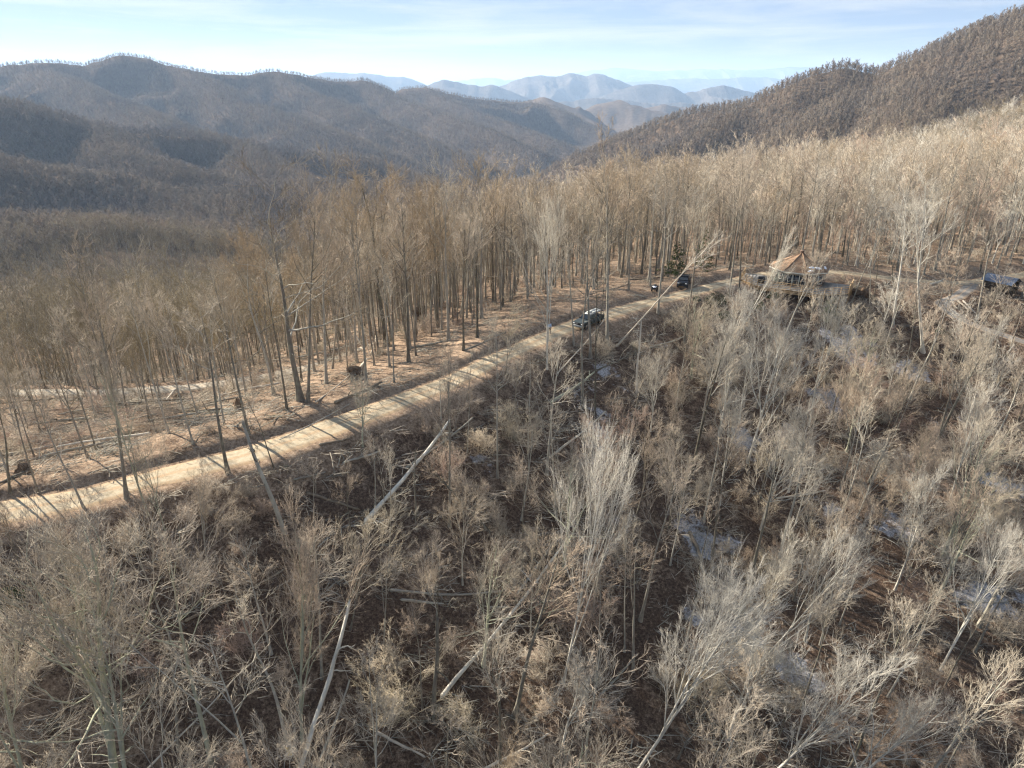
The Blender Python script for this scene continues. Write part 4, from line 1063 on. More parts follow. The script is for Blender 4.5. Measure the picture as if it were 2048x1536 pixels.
for xx, yy, zz, rr_ in zip(x, y, z, r):
    q = RNG.random()
    if xx < -20: kind = 'valley' if (q < .9 or yy > 150) else 'tall'
    elif xx > 70: kind = 'tall' if q < .35 else 'tan' if q < .62 else 'broom' if q < .74 else 'gold' if q < .93 else 'oak'
    else: kind = 'gold' if q < .38 else 'tall' if q < .66 else 'oak' if q < .82 else 'pole'
    i, H = mid_idx[kind][RNG.integers(len(mid_idx[kind]))]
    h = RNG.uniform(12, 21) * (.8 if xx < -20 else 1)
    w = h / H * RNG.uniform(.85, 1.15) * (1.12 if rr_ > 300 else 1)
    if rr_ > 330 and xx > -20 and q < .6: i, H = mid_idx['valley'][RNG.integers(3)]
    P.append((xx, yy, zz - .2)); Sc.append((w, w, h / H)); Ro.append((RNG.normal(0, .04), RNG.normal(0, .04), RNG.uniform(0, 6.28))); Id.append(i)
print('forest instances', len(P))
scatter('forest', P, Sc, Ro, Id, mid_src, label='dense bare woods filling the ground beyond the near trees', category='forest')

# wooded hillsides
n = 900000
a = RNG.uniform(-math.radians(54), math.radians(54), n); r = np.exp(RNG.uniform(math.log(470), math.log(3300), n))
# thin so that spacing grows with distance
x = r * np.sin(a); y = r * np.cos(a)
fx, fy = np.floor(x / (5.2 + r * .0019)), np.floor(y / (5.2 + r * .0019))
z = height_rel(x, y, False) + CAM_Z
ok = seen(x, y, z, 520, 15)
cell = np.round(4.4 + r * .0020)          # one tree per cell of about this width
key = (np.floor(x / cell).astype(np.int64) * 100003 + np.floor(y / cell).astype(np.int64)) * 31 + cell.astype(np.int64)
_, first = np.unique(key, return_index=True)
mk = np.zeros(n, bool); mk[first] = True; ok &= mk
x, y, z, r = x[ok], y[ok], z[ok], r[ok]
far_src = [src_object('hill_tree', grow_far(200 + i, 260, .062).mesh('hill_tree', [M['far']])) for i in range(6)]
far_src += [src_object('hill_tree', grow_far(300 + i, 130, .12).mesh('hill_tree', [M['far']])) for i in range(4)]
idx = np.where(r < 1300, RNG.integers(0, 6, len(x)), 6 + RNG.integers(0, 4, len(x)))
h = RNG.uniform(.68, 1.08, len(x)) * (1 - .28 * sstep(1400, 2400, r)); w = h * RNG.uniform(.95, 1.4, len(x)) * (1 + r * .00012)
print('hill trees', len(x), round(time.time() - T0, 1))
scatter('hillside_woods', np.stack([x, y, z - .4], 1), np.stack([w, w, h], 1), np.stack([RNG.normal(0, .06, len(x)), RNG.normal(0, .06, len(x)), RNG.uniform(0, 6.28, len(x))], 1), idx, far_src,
        label='leafless woods covering the ridges and valley sides', category='forest')

print('scatter done', round(time.time() - T0, 1))

# ------------------------------------------------------------------ fallen timber
def spin(axis):
    return Vector((0, 0, 1)).rotation_difference(axis.normalized()).to_euler()
def root_plate_mesh(seed, r=1.2):
    rng = np.random.default_rng(seed); g = Geo()
    nr, na = 9, 30
    rad = np.linspace(0, 1, nr); an = np.arange(na) / na * 2 * math.pi
    for side, sgn in ((0, -1), (1, 1)):
        R = rad[:, None] * r * (1 + .4 * vnoise(np.cos(an) * 2.5 + seed, np.sin(an) * 2.5, seed)[None] * 2)
        X = R * np.cos(an); Y = R * np.sin(an) * .9
        Z = sgn * .30 * r * (1 - rad[:, None] ** 2) ** .5 * (1 + 2.2 * vnoise(X * 2.6, Y * 2.6, seed + side) + 1.2 * vnoise(X * 7, Y * 7, seed + side)) + .05 * rng.normal(size=X.shape)
        V = np.stack([X, Y, Z], -1).reshape(-1, 3); i = np.arange(nr * na).reshape(nr, na)
        q = np.stack([i[:-1], np.roll(i[:-1], -1, 1), np.roll(i[1:], -1, 1), i[1:]], -1).reshape(-1, 4)
        g.add(V, q if side else q[:, ::-1], None, 0)
    n = 120
    a = rng.random(n) * 6.28; b = np.stack([np.cos(a) * r * .55, np.sin(a) * r * .5, rng.normal(0, .08, n)], 1)
    d = np.stack([np.cos(a), np.sin(a), rng.normal(-.4, .5, n)], 1)
    P = curve(rng, b, d, r * rng.uniform(.35, 1.25, n), 5, .4, 0); g.tubes(P, taper(rng.uniform(.01, .045, n), 5, .2), 4, True, 1)
    return g
M['soil'] = wood_material('root_soil', [(0, (0.13, 0.088, 0.058)), (1, (0.19, 0.135, 0.09))], 0.0, 4.0)
def trunk_mesh(seed, L, r0, r1, mat, limbs=6, bend=.02, limb_len=.14, splint=True):
    rng = np.random.default_rng(seed); K = 12
    t = np.linspace(0, 1, K); P = np.zeros((1, K, 3)); P[0, :, 2] = t * L
    P[0, :, 0] = bend * L * np.sin(t * 3.1 + rng.random()) * (t) ; P[0, :, 1] = bend * .5 * L * np.sin(t * 5 + rng.random() * 6) * t
    P[0] += rng.normal(0, r0 * .12, (K, 3)) * (t[:, None] > 0)
    R = (r0 + (r1 - r0) * t)[None] * (1 + .08 * rng.normal(size=(1, K)))
    g = Geo(); g.tubes(P, R, 9, False, 0)
    for e, s in ((0, -1), (K - 1, 1)):        # broken ends
        g.tubes(np.array([[P[0, e], P[0, e] + np.array([0, 0, s * .12 + s * .2 * rng.random()])]]) + 0, np.array([[R[0, e] * .98, .01]]), 9, True, 0)
    c = None
    if limbs:
        c = Geo(); P1, R1 = spawn(rng, P, R, limbs, .25, .98, 35, 80, limb_len, 6, .25, .0, .42, .018, .3, .1); c.tubes(P1, R1, 5, True, 0)
        P2, R2 = spawn(rng, P1, R1, 4, .25, 1, 25, 60, .5, 4, .25, .0, .5, .01, .4, .2); c.tubes(P2, R2, 3, True, 0)
        P3, R3 = spawn(rng, P2, R2, 4, .25, 1, 25, 60, .6, 3, .2, .0, .5, .008, .4, .2); c.tubes(P3, R3, 3, True, 0)
    return g, c
def log(u0, v0, u1, v1, r, label, mat='dead', r1=None, lift0=0, lift1=0, limbs=5, root=0, limb_len=.12, bend=.02, name='fallen_log', cat='log'):
    a = hit(u0, v0); b = hit(u1, v1); r1 = r1 or r * .6
    a = a + Vector((0, 0, r * .6 + lift0)); b = b + Vector((0, 0, r1 * .8 + .12 + lift1))
    for t in (.25, .5, .75):           # rest on the ground, never sunk into a rise between the ends
        m = a.lerp(b, t); gz = ground(m.x, m.y) + r * .4
        if gz > m.z: 
            a.z += (gz - m.z) * .8; b.z += (gz - m.z) * .8
    L = (b - a).length; sd = int(u0 * 7 + v0 * 3)
    o = empty(name, a, label, cat); o.rotation_euler = spin(b - a)
    g, c = trunk_mesh(sd, L, r, r1, mat, limbs, bend, limb_len)
    link('trunk', g.mesh('trunk', [M[mat]], smooth=True), o)
    if c: link('branches', c.mesh('branches', [M[mat]]), o)
    if root:
        link('root_plate', root_plate_mesh(sd, root).mesh('root_plate', [M['soil'], M['rot']]), o)
    return o
LOGS = [
 (732, 1046, 905, 862, .20, 'thick pale log lying diagonally up the slope in mid view', dict(mat='bark_pale', r1=.13, limbs=3, lift1=.9)),
 (812, 938, 946, 854, .12, 'thinner log crossing beneath the top of the thick diagonal log', dict(mat='bark', limbs=4, lift1=.8)),
 (617, 988, 717, 1023, .12, 'short brown log pointing down the slope left of the thick diagonal log', dict(mat='rot')),
 (764, 1038, 825, 1016, .11, 'short reddish log at the foot of the thick diagonal log', dict(mat='rot', limbs=2)),
 (782, 1181, 1004, 1193, .11, 'upper of two level logs lying across the slope', dict(mat='bark', limbs=8, bend=.05)),
 (805, 1201, 1018, 1217, .11, 'lower of two level logs lying across the slope', dict(mat='log', limbs=9, bend=.06, limb_len=.2)),
 (885, 1398, 1133, 1101, .15, 'longest grey log running diagonally through the central foreground', dict(mat='bark_pale', r1=.09, limbs=5, lift1=.6)),
 (1035, 1188, 1110, 1090, .11, 'log lying alongside the upper half of the longest grey log', dict(mat='bark', limbs=3, lift1=.5)),
 (1099, 918, 1212, 828, .12, 'straight bleached log lying on leafy snow in the hollow', dict(mat='dead', limbs=2)),
 (1104, 813, 1192, 746, .17, 'mossy dark log with snow beside it in the hollow', dict(mat='bark_lichen', limbs=4, lift0=.5)),
 (1190, 744, 1262, 712, .12, 'branchy upper part of a fallen tree above the mossy dark log', dict(mat='bark', limbs=10, limb_len=.4)),
 (1300, 696, 1386, 666, .13, 'curved grey log on the snowy bank right of the white dead stem', dict(mat='log', limbs=3, bend=.06)),
 (1114, 748, 1221, 642, .08, 'thin bleached pole leaning up to the right below the dark pickup', dict(mat='dead', r1=.05, limbs=2, lift1=1.2)),
 (632, 808, 713, 746, .08, 'thin pale pole lying from the crooked oak to the big root ball', dict(mat='dead', limbs=1)),
 (670, 808, 762, 770, .18, 'dark rotting log lying beside the upper edge of the road', dict(mat='rot', limbs=7)),
 (711, 757, 760, 676, .19, 'uprooted white limbed tree with a big dark root ball above the road', dict(mat='dead', root=1.15, limbs=12, limb_len=.45, name='fallen_tree', cat='fallen tree')),
 (478, 818, 292, 846, .15, 'fallen trunk with a black squarish root plate facing right', dict(mat='bark', root=1.0, limbs=8, limb_len=.25, name='fallen_tree', cat='fallen tree')),
 (352, 778, 288, 846, .12, 'bleached log leaning downhill across the blown down timber', dict(mat='dead', limbs=3)),
 (-10, 917, 232, 868, .18, 'long grey log at the near edge of the blown down timber', dict(mat='log', limbs=4)),
 (-10, 934, 205, 893, .12, 'slim log just below the long grey log at the left edge', dict(mat='bark', limbs=3)),
 (50, 946, -14, 975, .14, 'small fallen trunk with a round brown root ball on the open bench', dict(mat='bark', root=.95, limbs=3, name='fallen_tree', cat='fallen tree')),
 (295, 860, 215, 880, .13, 'short trunk with ragged brown root ball in the blowdown', dict(mat='rot', root=.85, limbs=5, name='fallen_tree', cat='fallen tree')),
 (360, 800, 200, 838, .12, 'fallen trunk showing a reddish root mass behind the leaning grey trunk', dict(mat='bark', root=.9, limbs=8, limb_len=.3, name='fallen_tree', cat='fallen tree')),
 (372, 1243, 571, 1144, .11, 'brown fallen pole lying across the left foreground slope', dict(mat='rot', limbs=3)),
 (290, 1545, 468, 1363, .06, 'thin pale dead pole low in the left foreground', dict(mat='dead', limbs=3)),
 (594, 1560, 704, 1238, .17, 'stout pale leaning log rising from the bottom edge', dict(mat='bark_pale', r1=.12, limbs=2, lift1=1.5)),
 (624, 1560, 702, 1378, .09, 'thin forked log just right of the stout pale leaning log', dict(mat='log', limbs=4, lift1=.6)),
 (756, 1467, 848, 1517, .10, 'short snapped bleached log in the bottom centre', dict(mat='dead', limbs=1)),
 (968, 1540, 1095, 1474, .10, 'bleached branching limb lying at the bottom centre', dict(mat='dead', limbs=7, limb_len=.4)),
 (1206, 1386, 1274, 1312, .08, 'dark pole with bleached tip leaning right of the slim dark trunk', dict(mat='bark', limbs=5)),
 (1686, 873, 1763, 825, .20, 'dark log lying in the snowy hollow under the deck slope', dict(mat='rot', limbs=5)),
 (1447, 834, 1487, 811, .22, 'black hollow looking log end above snow on the right slope', dict(mat='rot', limbs=1)),
 (1379, 1066, 1412, 1144, .18, 'orange lit rotten log in the middle slope', dict(mat='rot', limbs=1)),  # the orange is sunlight; the wood keeps the plain rot colour
 (1553, 998, 1648, 985, .12, 'pale level log beside a small snow patch', dict(mat='dead', limbs=2)),
 (1900, 1207, 2014, 1210, .11, 'grey level log at the right edge of the foreground', dict(mat='log', limbs=3)),
 (1916, 606, 1935, 624, .14, 'upper of two pale cut logs beside the grey drive', dict(mat='dead', limbs=0)),
 (1926, 604, 1950, 630, .13, 'lower of two pale cut logs beside the grey drive', dict(mat='dead', limbs=0)),
 (1860, 570, 1890, 560, .16, 'yellowish cut log lying inside the bend of the grey drive', dict(mat='dead', limbs=2)),
 (899, 641, 944, 604, .15, 'brown log pointing towards the stand on the leafy bench', dict(mat='rot', limbs=4)),
 (838, 640, 872, 596, .14, 'fallen tree with a dark root plate at the stand edge', dict(mat='dead', root=1.2, limbs=8, limb_len=.4, name='fallen_tree', cat='fallen tree')),
 (1722, 594, 1742, 566, .17, 'upturned stump with a tangle of roots right of the round house', dict(mat='rot', root=1.5, limbs=4, name='fallen_tree', cat='fallen tree')),
 (930, 700, 1010, 668, .08, 'thin branchy log beside the ditch above the road', dict(mat='bark', limbs=8, limb_len=.3)),
 (560, 880, 700, 812, .06, 'long thin pole lying in the roadside ditch', dict(mat='bark', limbs=3)),
 (1260, 560, 1330, 556, .13, 'low dark log in front of the small evergreen', dict(mat='rot', limbs=5)),
 (1180, 590, 1262, 570, .12, 'dark log lying along the edge of the stand', dict(mat='rot', limbs=6)),
 (640, 890, 700, 880, .10, 'dark branchy limb below the road shoulder', dict(mat='rot', limbs=7, limb_len=.4)),
 (690, 925, 760, 905, .10, 'tangled brown limb below the road bend', dict(mat='bark', limbs=8, limb_len=.4)),
 (590, 960, 650, 948, .09, 'pair of grey limbs lying below the road', dict(mat='bark', limbs=7, limb_len=.4)),
]
for (a, b, c, d, r, lab, kw) in LOGS: log(a, b, c, d, r * (1.2 if a < 1500 and b > 850 else 1.1), lab, **kw)
# blown down timber between road and track: parallel trunks with their crowns
rng = random.Random(5)
BLOW = []
for i in range(34):
    u = rng.uniform(20, 470); v = 790 + (470 - u) * .13 + rng.uniform(-8, 52)
    du = -rng.uniform(70, 230); dv = -du * rng.uniform(.08, .30)
    BLOW.append((u, v, u + du, v + dv))
BL_LABELS = 'blown down tree among the parallel timber between road and track'
FALLEN = []
for i, (a, b, c, d, lab) in enumerate([(430, 812, 250, 852, 'pale straight log parallel to the trunk with the squarish root plate'), (410, 800, 180, 822, 'long thin log furthest up the blown down timber'), (300, 872, 120, 905, 'grey log crossing beneath the leaning grey trunk'),
    (330, 806, 120, 836, 'grey log in the middle of the blown down timber'), (230, 812, 20, 838, 'long grey log near the dirt track at left'), (180, 840, -10, 868, 'pale log midway between dirt track and road at the left edge'),
    (520, 790, 380, 826, 'pale thin log above the squarish root plate'), (560, 770, 440, 800, 'brown log running down from the crooked oak foot'), (260, 880, 90, 925, 'dark log lying just above the road at left'), (140, 800, 0, 815, 'low grey log beside the dirt track at the far left'),
    (600, 720, 700, 700, 'grey log lying behind the thin pole tree'), (820, 700, 900, 690, 'thin grey log on the leafy bench')]):
    log(a, b, c, d, .13 + .02 * (i % 3), lab, mat=['log', 'bark', 'dead', 'log', 'rot'][i % 5], limbs=5, limb_len=.2, lift0=.2, lift1=.5)
for i, (a, b, c, d) in enumerate(BLOW):
    p = hit(a, b); q = hit(c, d); L = min((q - p).length, 15)
    q = p + (q - p).normalized() * L
    p.z = ground(p.x, p.y) + .15 + rng.random() * .5; q.z = ground(q.x, q.y) + .3 + rng.random() * 1.0
    o = place_tree(rng.choice(['pole', 'tan', 'tall']), p, q, label=BL_LABELS, name='fallen_tree', category='fallen tree', group='blown down trees between road and track', lod='mid' if rng.random() < .3 else 'near', width=.8)
    r_ = LIST.pop(); FALLEN.append((a, r_['o']))
FALLEN.sort(key=lambda q: q[0])
_ord = ['first', 'second', 'third', 'fourth', 'fifth', 'sixth', 'seventh', 'eighth', 'ninth', 'tenth', 'eleventh', 'twelfth', 'thirteenth', 'fourteenth', 'fifteenth', 'sixteenth', 'seventeenth']
for i, (a, o) in enumerate(FALLEN):
    n = len(FALLEN); o['label'] = f"blown down tree above the road, {_ord[i] if i < n // 2 else _ord[n - 1 - i]} trunk foot from the {'left edge' if i < n // 2 else 'squarish root plate'}"
# leaning tree caught in its neighbour, short stub on the bench
hero('pole', 1233, 692, 1440, 452, 'dead pole leaning far right and caught in the trees by the driveway', width=.9)
swap_mat(LIST[-1]['o'], 'dead')
o = empty('tree_stub', hit(946, 604), 'short pale standing stub on the leafy bench before the stand', 'stump')
g, c = trunk_mesh(77, 3.0, .13, .10, 'dead', 0); link('trunk', g.mesh('trunk', [M['dead']], smooth=True), o)
M['yellow'] = plain('yellow_rotten_wood', (0.70, 0.43, 0.03), .8, var=.2, scale=6)
for o_ in LIST:
    if o_['label'] and 'yellow rotten foot' in o_['label']:
        t = o_['o']; g = Geo(); g.tubes(np.array([[(0, 0, .12), (0, 0, .5), (0.01, 0, .85), (.03, .02, 1.1)]]), np.array([[.185, .165, .14, .11]]), 9, False, 0)
        link('rotten_foot', g.mesh('rotten_foot', [M['yellow']], smooth=True), t, label='bright yellow rotten wood at the foot')
print('timber', round(time.time() - T0, 1))

# undergrowth: saplings and brush in thickets
br_src = [src_object('brush', grow_brush(400 + i, 3.0 + .5 * (i % 3), 8 + i % 4).mesh('brush', [M['brush']])) for i in range(6)]
br_far = [src_object('brush', grow_brush(420 + i, 3.2, 7, 'mid').mesh('brush', [M['brush']])) for i in range(3)]
n = 30000
x = RNG.uniform(-130, 150, n); y = RNG.uniform(16, 230, n); z = grounds(x, y)
ok, s = free_ground(x, y, .35); ok &= seen(x, y, z, 80, 4)
dtr, _, _ = poly_near(x, y, TRACK); ok &= ~((dtr < 5.5) & (y < TRACK[5][1] + 1))
thick = fbm(x, y, 13, 3, 88) + .5
p = np.where(s < 0, .12 + .75 * sstep(.42, .8, thick), np.where((s < 16) & (x < 45), .16 * sstep(.4, .8, thick), np.where((x < -24) & (s < 45), .13, .16)))
for (uu, vv, rad, w) in SNOW:
    q = hit(uu, vv); p = np.where((np.hypot(x - q.x, y - q.y) < rad * .8), p * .25, p)
p = np.where((s < 0) & (s > -5), np.minimum(p, .35), p)
p = np.where(np.hypot(x - HOUSE.x + 2, y - HOUSE.y + 4) < 9.5, 0.03, p); qs = hit(1997, 584); p = np.where(np.hypot(x - qs.x, y - qs.y + 1.5) < 5.5, 0.0, p); p = np.where(s < 0, p * .66, p)
for (u0, v0, u1, v1) in [l[:4] for l in LOGS]:       # keep the fallen trunks in view
    pa = hit(u0, v0); pb = hit(u1, v1); Pq = np.array([(pa.x, pa.y, 0), (pb.x, pb.y, 0)]); dd_, _, _ = poly_near(x, y, Pq); dd2, _, _ = poly_near(x - x / y * 1.6, y - 1.6 - 0 * y, Pq)
    dn = np.minimum(dd_, 9); nearer = y < np.interp(x, [min(pa.x, pb.x), max(pa.x, pb.x)], [pa.y if pa.x < pb.x else pb.y, pb.y if pa.x < pb.x else pa.y])
    p = np.where((dn < 1.0) | (nearer & (dn < 2.6)), p * .12, p)
ok &= RNG.random(n) < p
x, y, z, s = x[ok], y[ok], z[ok], s[ok]
r = np.hypot(x, y)
kp = poisson(np.stack([x, y], 1), np.where(r < 95, 1.15, 1.9)); x, y, z, s, r = x[kp], y[kp], z[kp], s[kp], r[kp]
sc = RNG.uniform(.45, 1.15, len(x)) * np.where((s < 0) & (s > -6), .55, 1) * np.where(s > 0, .7, 1)
idx = np.where(r < 105, RNG.integers(0, 6, len(x)), 6 + RNG.integers(0, 3, len(x)))
print('brush', len(x))
scatter('undergrowth', np.stack([x, y, z], 1), np.stack([sc * 1.1, sc * 1.1, sc], 1), np.stack([RNG.normal(0, .1, len(x)), RNG.normal(.08, .12, len(x)), RNG.uniform(0, 6.28, len(x))], 1), idx, br_src + br_far,
        label='tan brush and saplings growing between the trees', category='undergrowth')

# ------------------------------------------------------------------ sticks on the ground
def sticks_mesh(seed):
    rng = np.random.default_rng(seed); n = 14
    b = rng.uniform(-1.1, 1.1, (n, 3)); b[:, 2] = rng.uniform(.02, .12, n)
    a = rng.normal(0.6, .8, n); d = np.stack([np.cos(a), np.sin(a), rng.normal(0, .06, n)], 1)
    P = curve(rng, b, d, rng.uniform(.4, 2.4, n), 4, .1, 0); g = Geo(); g.tubes(P, taper(rng.uniform(.012, .045, n), 4, .4), 3, True, 0)
    P2, R2 = spawn(rng, P, np.full((n, 4), .015), 3, .2, 1, 25, 60, .35, 3, .1, .05, .6, .008, .5, .2); g.tubes(P2, R2, 3, True, 0)
    return g.mesh('sticks', [M['twig'] if seed % 2 else M['bark']])
n = 9000
x = RNG.uniform(-110, 120, n); y = RNG.uniform(18, 150, n); z = grounds(x, y)
ok, s = free_ground(x, y, .3); ok &= seen(x, y, z, 40, 2); ok &= RNG.random(n) < np.where((x < -24) & (s > 0), 1.0, np.where(s > 0, .30, .55))
x, y, z = x[ok], y[ok], z[ok]
scatter('fallen_sticks', np.stack([x, y, z], 1), np.stack([RNG.uniform(.6, 1.5, len(x))] * 3, 1), np.stack([RNG.normal(0, .12, len(x)), RNG.normal(0, .12, len(x)), RNG.uniform(-.7, .7, len(x)) + np.where(x < -24, .4, 0)], 1),
        RNG.integers(0, 6, len(x)), [src_object('sticks', sticks_mesh(500 + i)) for i in range(6)], label='broken sticks and small branches strewn over the leaves', category='debris')

# ------------------------------------------------------------------ evergreens
def conifer(seed, H, R, mat, drooping=.25, n=46):
    rng = np.random.default_rng(seed); TP = np.zeros((1, 8, 3)); TP[0, :, 2] = np.linspace(0, H, 8); TR = np.linspace(.013 * H, .02, 8)[None]
    t = Geo(); t.tubes(TP, TR, 6, True, 0)
    c = Geo(); P1, R1 = spawn(rng, TP, TR, n, .08, .98, 70, 100, R / H, 6, .08, -.02, .35, .012, .3, .85); c.tubes(P1, R1, 4, True, 0)
    P2, R2 = spawn(rng, P1, R1, 10, .15, 1, 30, 60, .4, 4, .1, -drooping * .2, .5, .006, .4, .4); c.tubes(P2, R2, 3, True, 0)
    f = Geo(); P3, R3 = spawn(rng, P2, R2, 14, .05, 1, 35, 70, .35, 2, .1, -.05, 1, .02, .5, .2)
    f.tubes(P3, np.full(R3.shape, .035), 3, True, 0)
    return t, c, f
def put_conifer(seed, u, v, H, R, label):
    p = hit(u, v); o = empty('evergreen_tree', p, label, 'evergreen'); t, c, f = conifer(seed, H, R, None)
    link('trunk', t.mesh('trunk', [M['rot']]), o); link('branches', c.mesh('branches', [M['bark']]), o); link('needles', f.mesh('needles', [M['green']]), o); TAKEN.append((p.x, p.y))
put_conifer(3, 1350, 556, 6.5, 2.6, 'small olive green evergreen on the leafy bank above the driveway')
put_conifer(5, 1405, 545, 8.5, 2.2, 'taller dim evergreen among trunks behind the small olive one')
put_conifer(8, 1655, 645, 4.5, 1.8, 'dark evergreen in shade below the deck beside the white tree')
def rhodo(seed, u, v, H, label):
    rng = np.random.default_rng(seed); p = hit(u, v); o = empty('evergreen_shrub', p, label, 'shrub')
    g = grow_brush(seed, H, 12, 'mid'); link('stems', g.mesh('stems', [M['rot']]), o)
    n = 1500; a = rng.random(n) * 6.28; rr = H * .75 * rng.random(n) ** .5; zz = H * (.25 + .75 * rng.random(n) * (1 - (rr / (H * .9)) ** 2).clip(.1))
    c = np.stack([rr * np.cos(a), rr * np.sin(a), zz], 1); u_ = rng.normal(size=(n, 3)); u_ /= np.linalg.norm(u_, axis=1, keepdims=True); w_ = np.cross(u_, rng.normal(size=(n, 3))); w_ /= np.linalg.norm(w_, axis=1, keepdims=True)
    V = np.stack([c - u_ * .10, c + w_ * .035, c + u_ * .10, c - w_ * .035], 1).reshape(-1, 3); q = np.arange(4 * n).reshape(n, 4)
    gg = Geo(); gg.add(V, q); link('leaves', gg.mesh('leaves', [M['leafgreen']]), o, kind='stuff')
for i, (u, v, H, lab) in enumerate([(1430, 612, 2.4, 'dark green shrub on the bank below the driveway'), (1512, 622, 2.0, 'bright leaved shrub below the left corner of the deck'), (1448, 640, 1.6, 'low dark shrub under the bank shrub'),
    (1392, 604, 1.0, 'small yucca like green clump at the lower road edge'), (1880, 668, 1.0, 'green mossy clump below the grey drive'), (1545, 600, 1.5, 'yellow green shrub under the deck'), (20, 1215, 1.6, 'green shrub in brown brush at the left edge')]): rhodo(900 + i, u, v, H, lab)
print('evergreens', round(time.time() - T0, 1))

# ------------------------------------------------------------------ round house on its deck
M['shingle'] = plain('orange_brown_shingles', (0.27, 0.175, 0.11), .9, var=.25, scale=5, spec=.1)
M['siding'] = plain('brown_siding', (0.17, 0.105, 0.07), .8, var=.15, scale=4)
M['siding_green'] = plain('grey_green_siding', (0.16, 0.17, 0.135), .8, var=.12)
M['trim'] = plain('cream_trim', (0.66, 0.64, 0.54), .6, var=.05)
M['glass'] = plain('dark_window_glass', (0.02, 0.025, 0.03), .08, var=.1, spec=.6)
M['deck'] = plain('honey_deck_lumber', (0.42, 0.28, 0.145), .8, var=.2, scale=2.5)
M['deck_grey'] = plain('weathered_deck_boards', (0.25, 0.235, 0.21), .85, var=.2, scale=2.0)
M['snow'] = plain('snow', (0.82, 0.84, 0.88), .6, var=.03)
M['metal_roof'] = plain('blue_grey_metal', (0.13, 0.155, 0.20), .4, .5, var=.08)
M['dark'] = plain('black_plastic', (0.02, 0.02, 0.022), .5, var=.2)
M['rubber'] = plain('tyre_rubber', (0.018, 0.018, 0.018), .9, var=.2)
M['paint_dark'] = plain('dark_grey_green_paint', (0.060, 0.072, 0.068), .3, .2, var=.15, scale=2)
M['paint_black'] = plain('black_paint', (0.015, 0.015, 0.017), .2, .1, var=.1)
M['roof_pale'] = plain('pale_grey_finish', (0.40, 0.40, 0.37), .45, .1, var=.12)  # pale grey of the pickup's roof, front bumper and load boards
M['chrome'] = plain('bright_metal', (0.55, 0.55, 0.54), .2, .9, var=.05)
M['lamp'] = plain('lamp_glass', (0.75, 0.75, 0.72), .1, 0, var=.03)

def box_obj(name, lo, hi, mat, parent, **kw):
    g = Geo(); g.box(lo, hi); o = link(name, g.mesh(name, [mat]), parent, **kw); return o
HB = HOUSE.copy(); HB.y += 2.2; HB.z = ground(HB.x, HB.y) + 1.1
house = empty('round_house', HB, 'eight sided cabin with orange brown shingle roof above the snowy hollow', 'house')
view = math.atan2(-HB.x, -HB.y)                   # direction from the house to where the picture is taken
n_ang = math.atan2(-HB.y, -HB.x) - math.radians(6)  # heading of the front face, rotated slightly left
house.rotation_euler = (0, 0, n_ang + math.pi / 2)  # local -Y is the front
RW, WALL_H, RE, RISE = 4.55, 2.4, 5.1, 2.55
def octp(r, i): a = math.radians(-90 + 22.5 + 45 * i); return (r * math.cos(a), r * math.sin(a))
# walls: one slab per side
for i in range(8):
    (x0, y0), (x1, y1) = octp(RW, i - 1), octp(RW, i)
    g = Geo(); g.bar((x0, y0, 0), (x1, y1, 0), .16, .16); g = Geo()
    ax = Vector((x0, y0, 0)); bx = Vector((x1, y1, 0)); mid_ = (ax + bx) / 2; nrm = mid_.normalized(); t = (bx - ax).normalized(); Lw = (bx - ax).length
    Mx = Matrix(((t.x, nrm.x, 0, mid_.x), (t.y, nrm.y, 0, mid_.y), (0, 0, 1, 0), (0, 0, 0, 1)))
    g.box((-Lw / 2 + .002, -.16, -.3), (Lw / 2 - .002, 0, WALL_H), 0, Mx)
    w = link('wall', g.mesh('wall', [M['siding_green'] if i == 7 else M['siding']]), house)
    g = Geo(); g.box((-Lw / 2 - .03, .0, 0), (-Lw / 2 + .07, .03, WALL_H), 0, Mx); link('corner_board', g.mesh('corner_board', [M['siding'] if i != 7 else M['trim']]), house)
    # openings: i = 0 front, 7 left, 1 right
    wins = {7: [(-.85, .95, .78, .95), (.75, .95, .78, .95)], 0: [(-1.15, .05, 1.25, 1.95), (.15, .05, .9, 1.95), (1.2, .05, .9, 1.95)], 1: [(-.8, .1, .8, 1.9), (.2, .1, .8, 1.9), (1.15, .5, .7, 1.3)], 6: [(0, .9, 1.0, 1.0)], 2: [(0, .9, 1.0, 1.0)], 4: [(0, .9, 1, 1)], 3: [(0, .9, 1, 1)], 5: [(0, 0.02, .95, 2.0)]}[i]
    for (cx, zb, ww, hh) in wins:
        door = zb < .2
        g = Geo(); f = .09
        g.box((cx - ww / 2 - f, .004, zb - (0 if door else f)), (cx - ww / 2, .07, zb + hh + f), 0, Mx); g.box((cx + ww / 2, .004, zb - (0 if door else f)), (cx + ww / 2 + f, .07, zb + hh + f), 0, Mx)
        g.box((cx - ww / 2, .004, zb + hh), (cx + ww / 2, .07, zb + hh + f), 0, Mx)
        if not door: g.box((cx - ww / 2, .004, zb - f), (cx + ww / 2, .09, zb), 0, Mx)
        fr = link('glass_door' if door else 'window', g.mesh('window_frame', [M['trim']]), house)
        g = Geo(); g.box((cx - ww / 2, .006, zb), (cx + ww / 2, .03, zb + hh), 0, Mx); link('pane', g.mesh('pane', [M['glass']]), fr)
        g = Geo(); g.box((cx - .025, .031, zb), (cx + .025, .055, zb + hh), 0, Mx) if ww > 1.1 else g.box((cx - ww / 2, .031, zb + hh * .5 - .02), (cx + ww / 2, .055, zb + hh * .5 + .02), 0, Mx)
        link('sash_bar', g.mesh('sash_bar', [M['trim']]), fr)
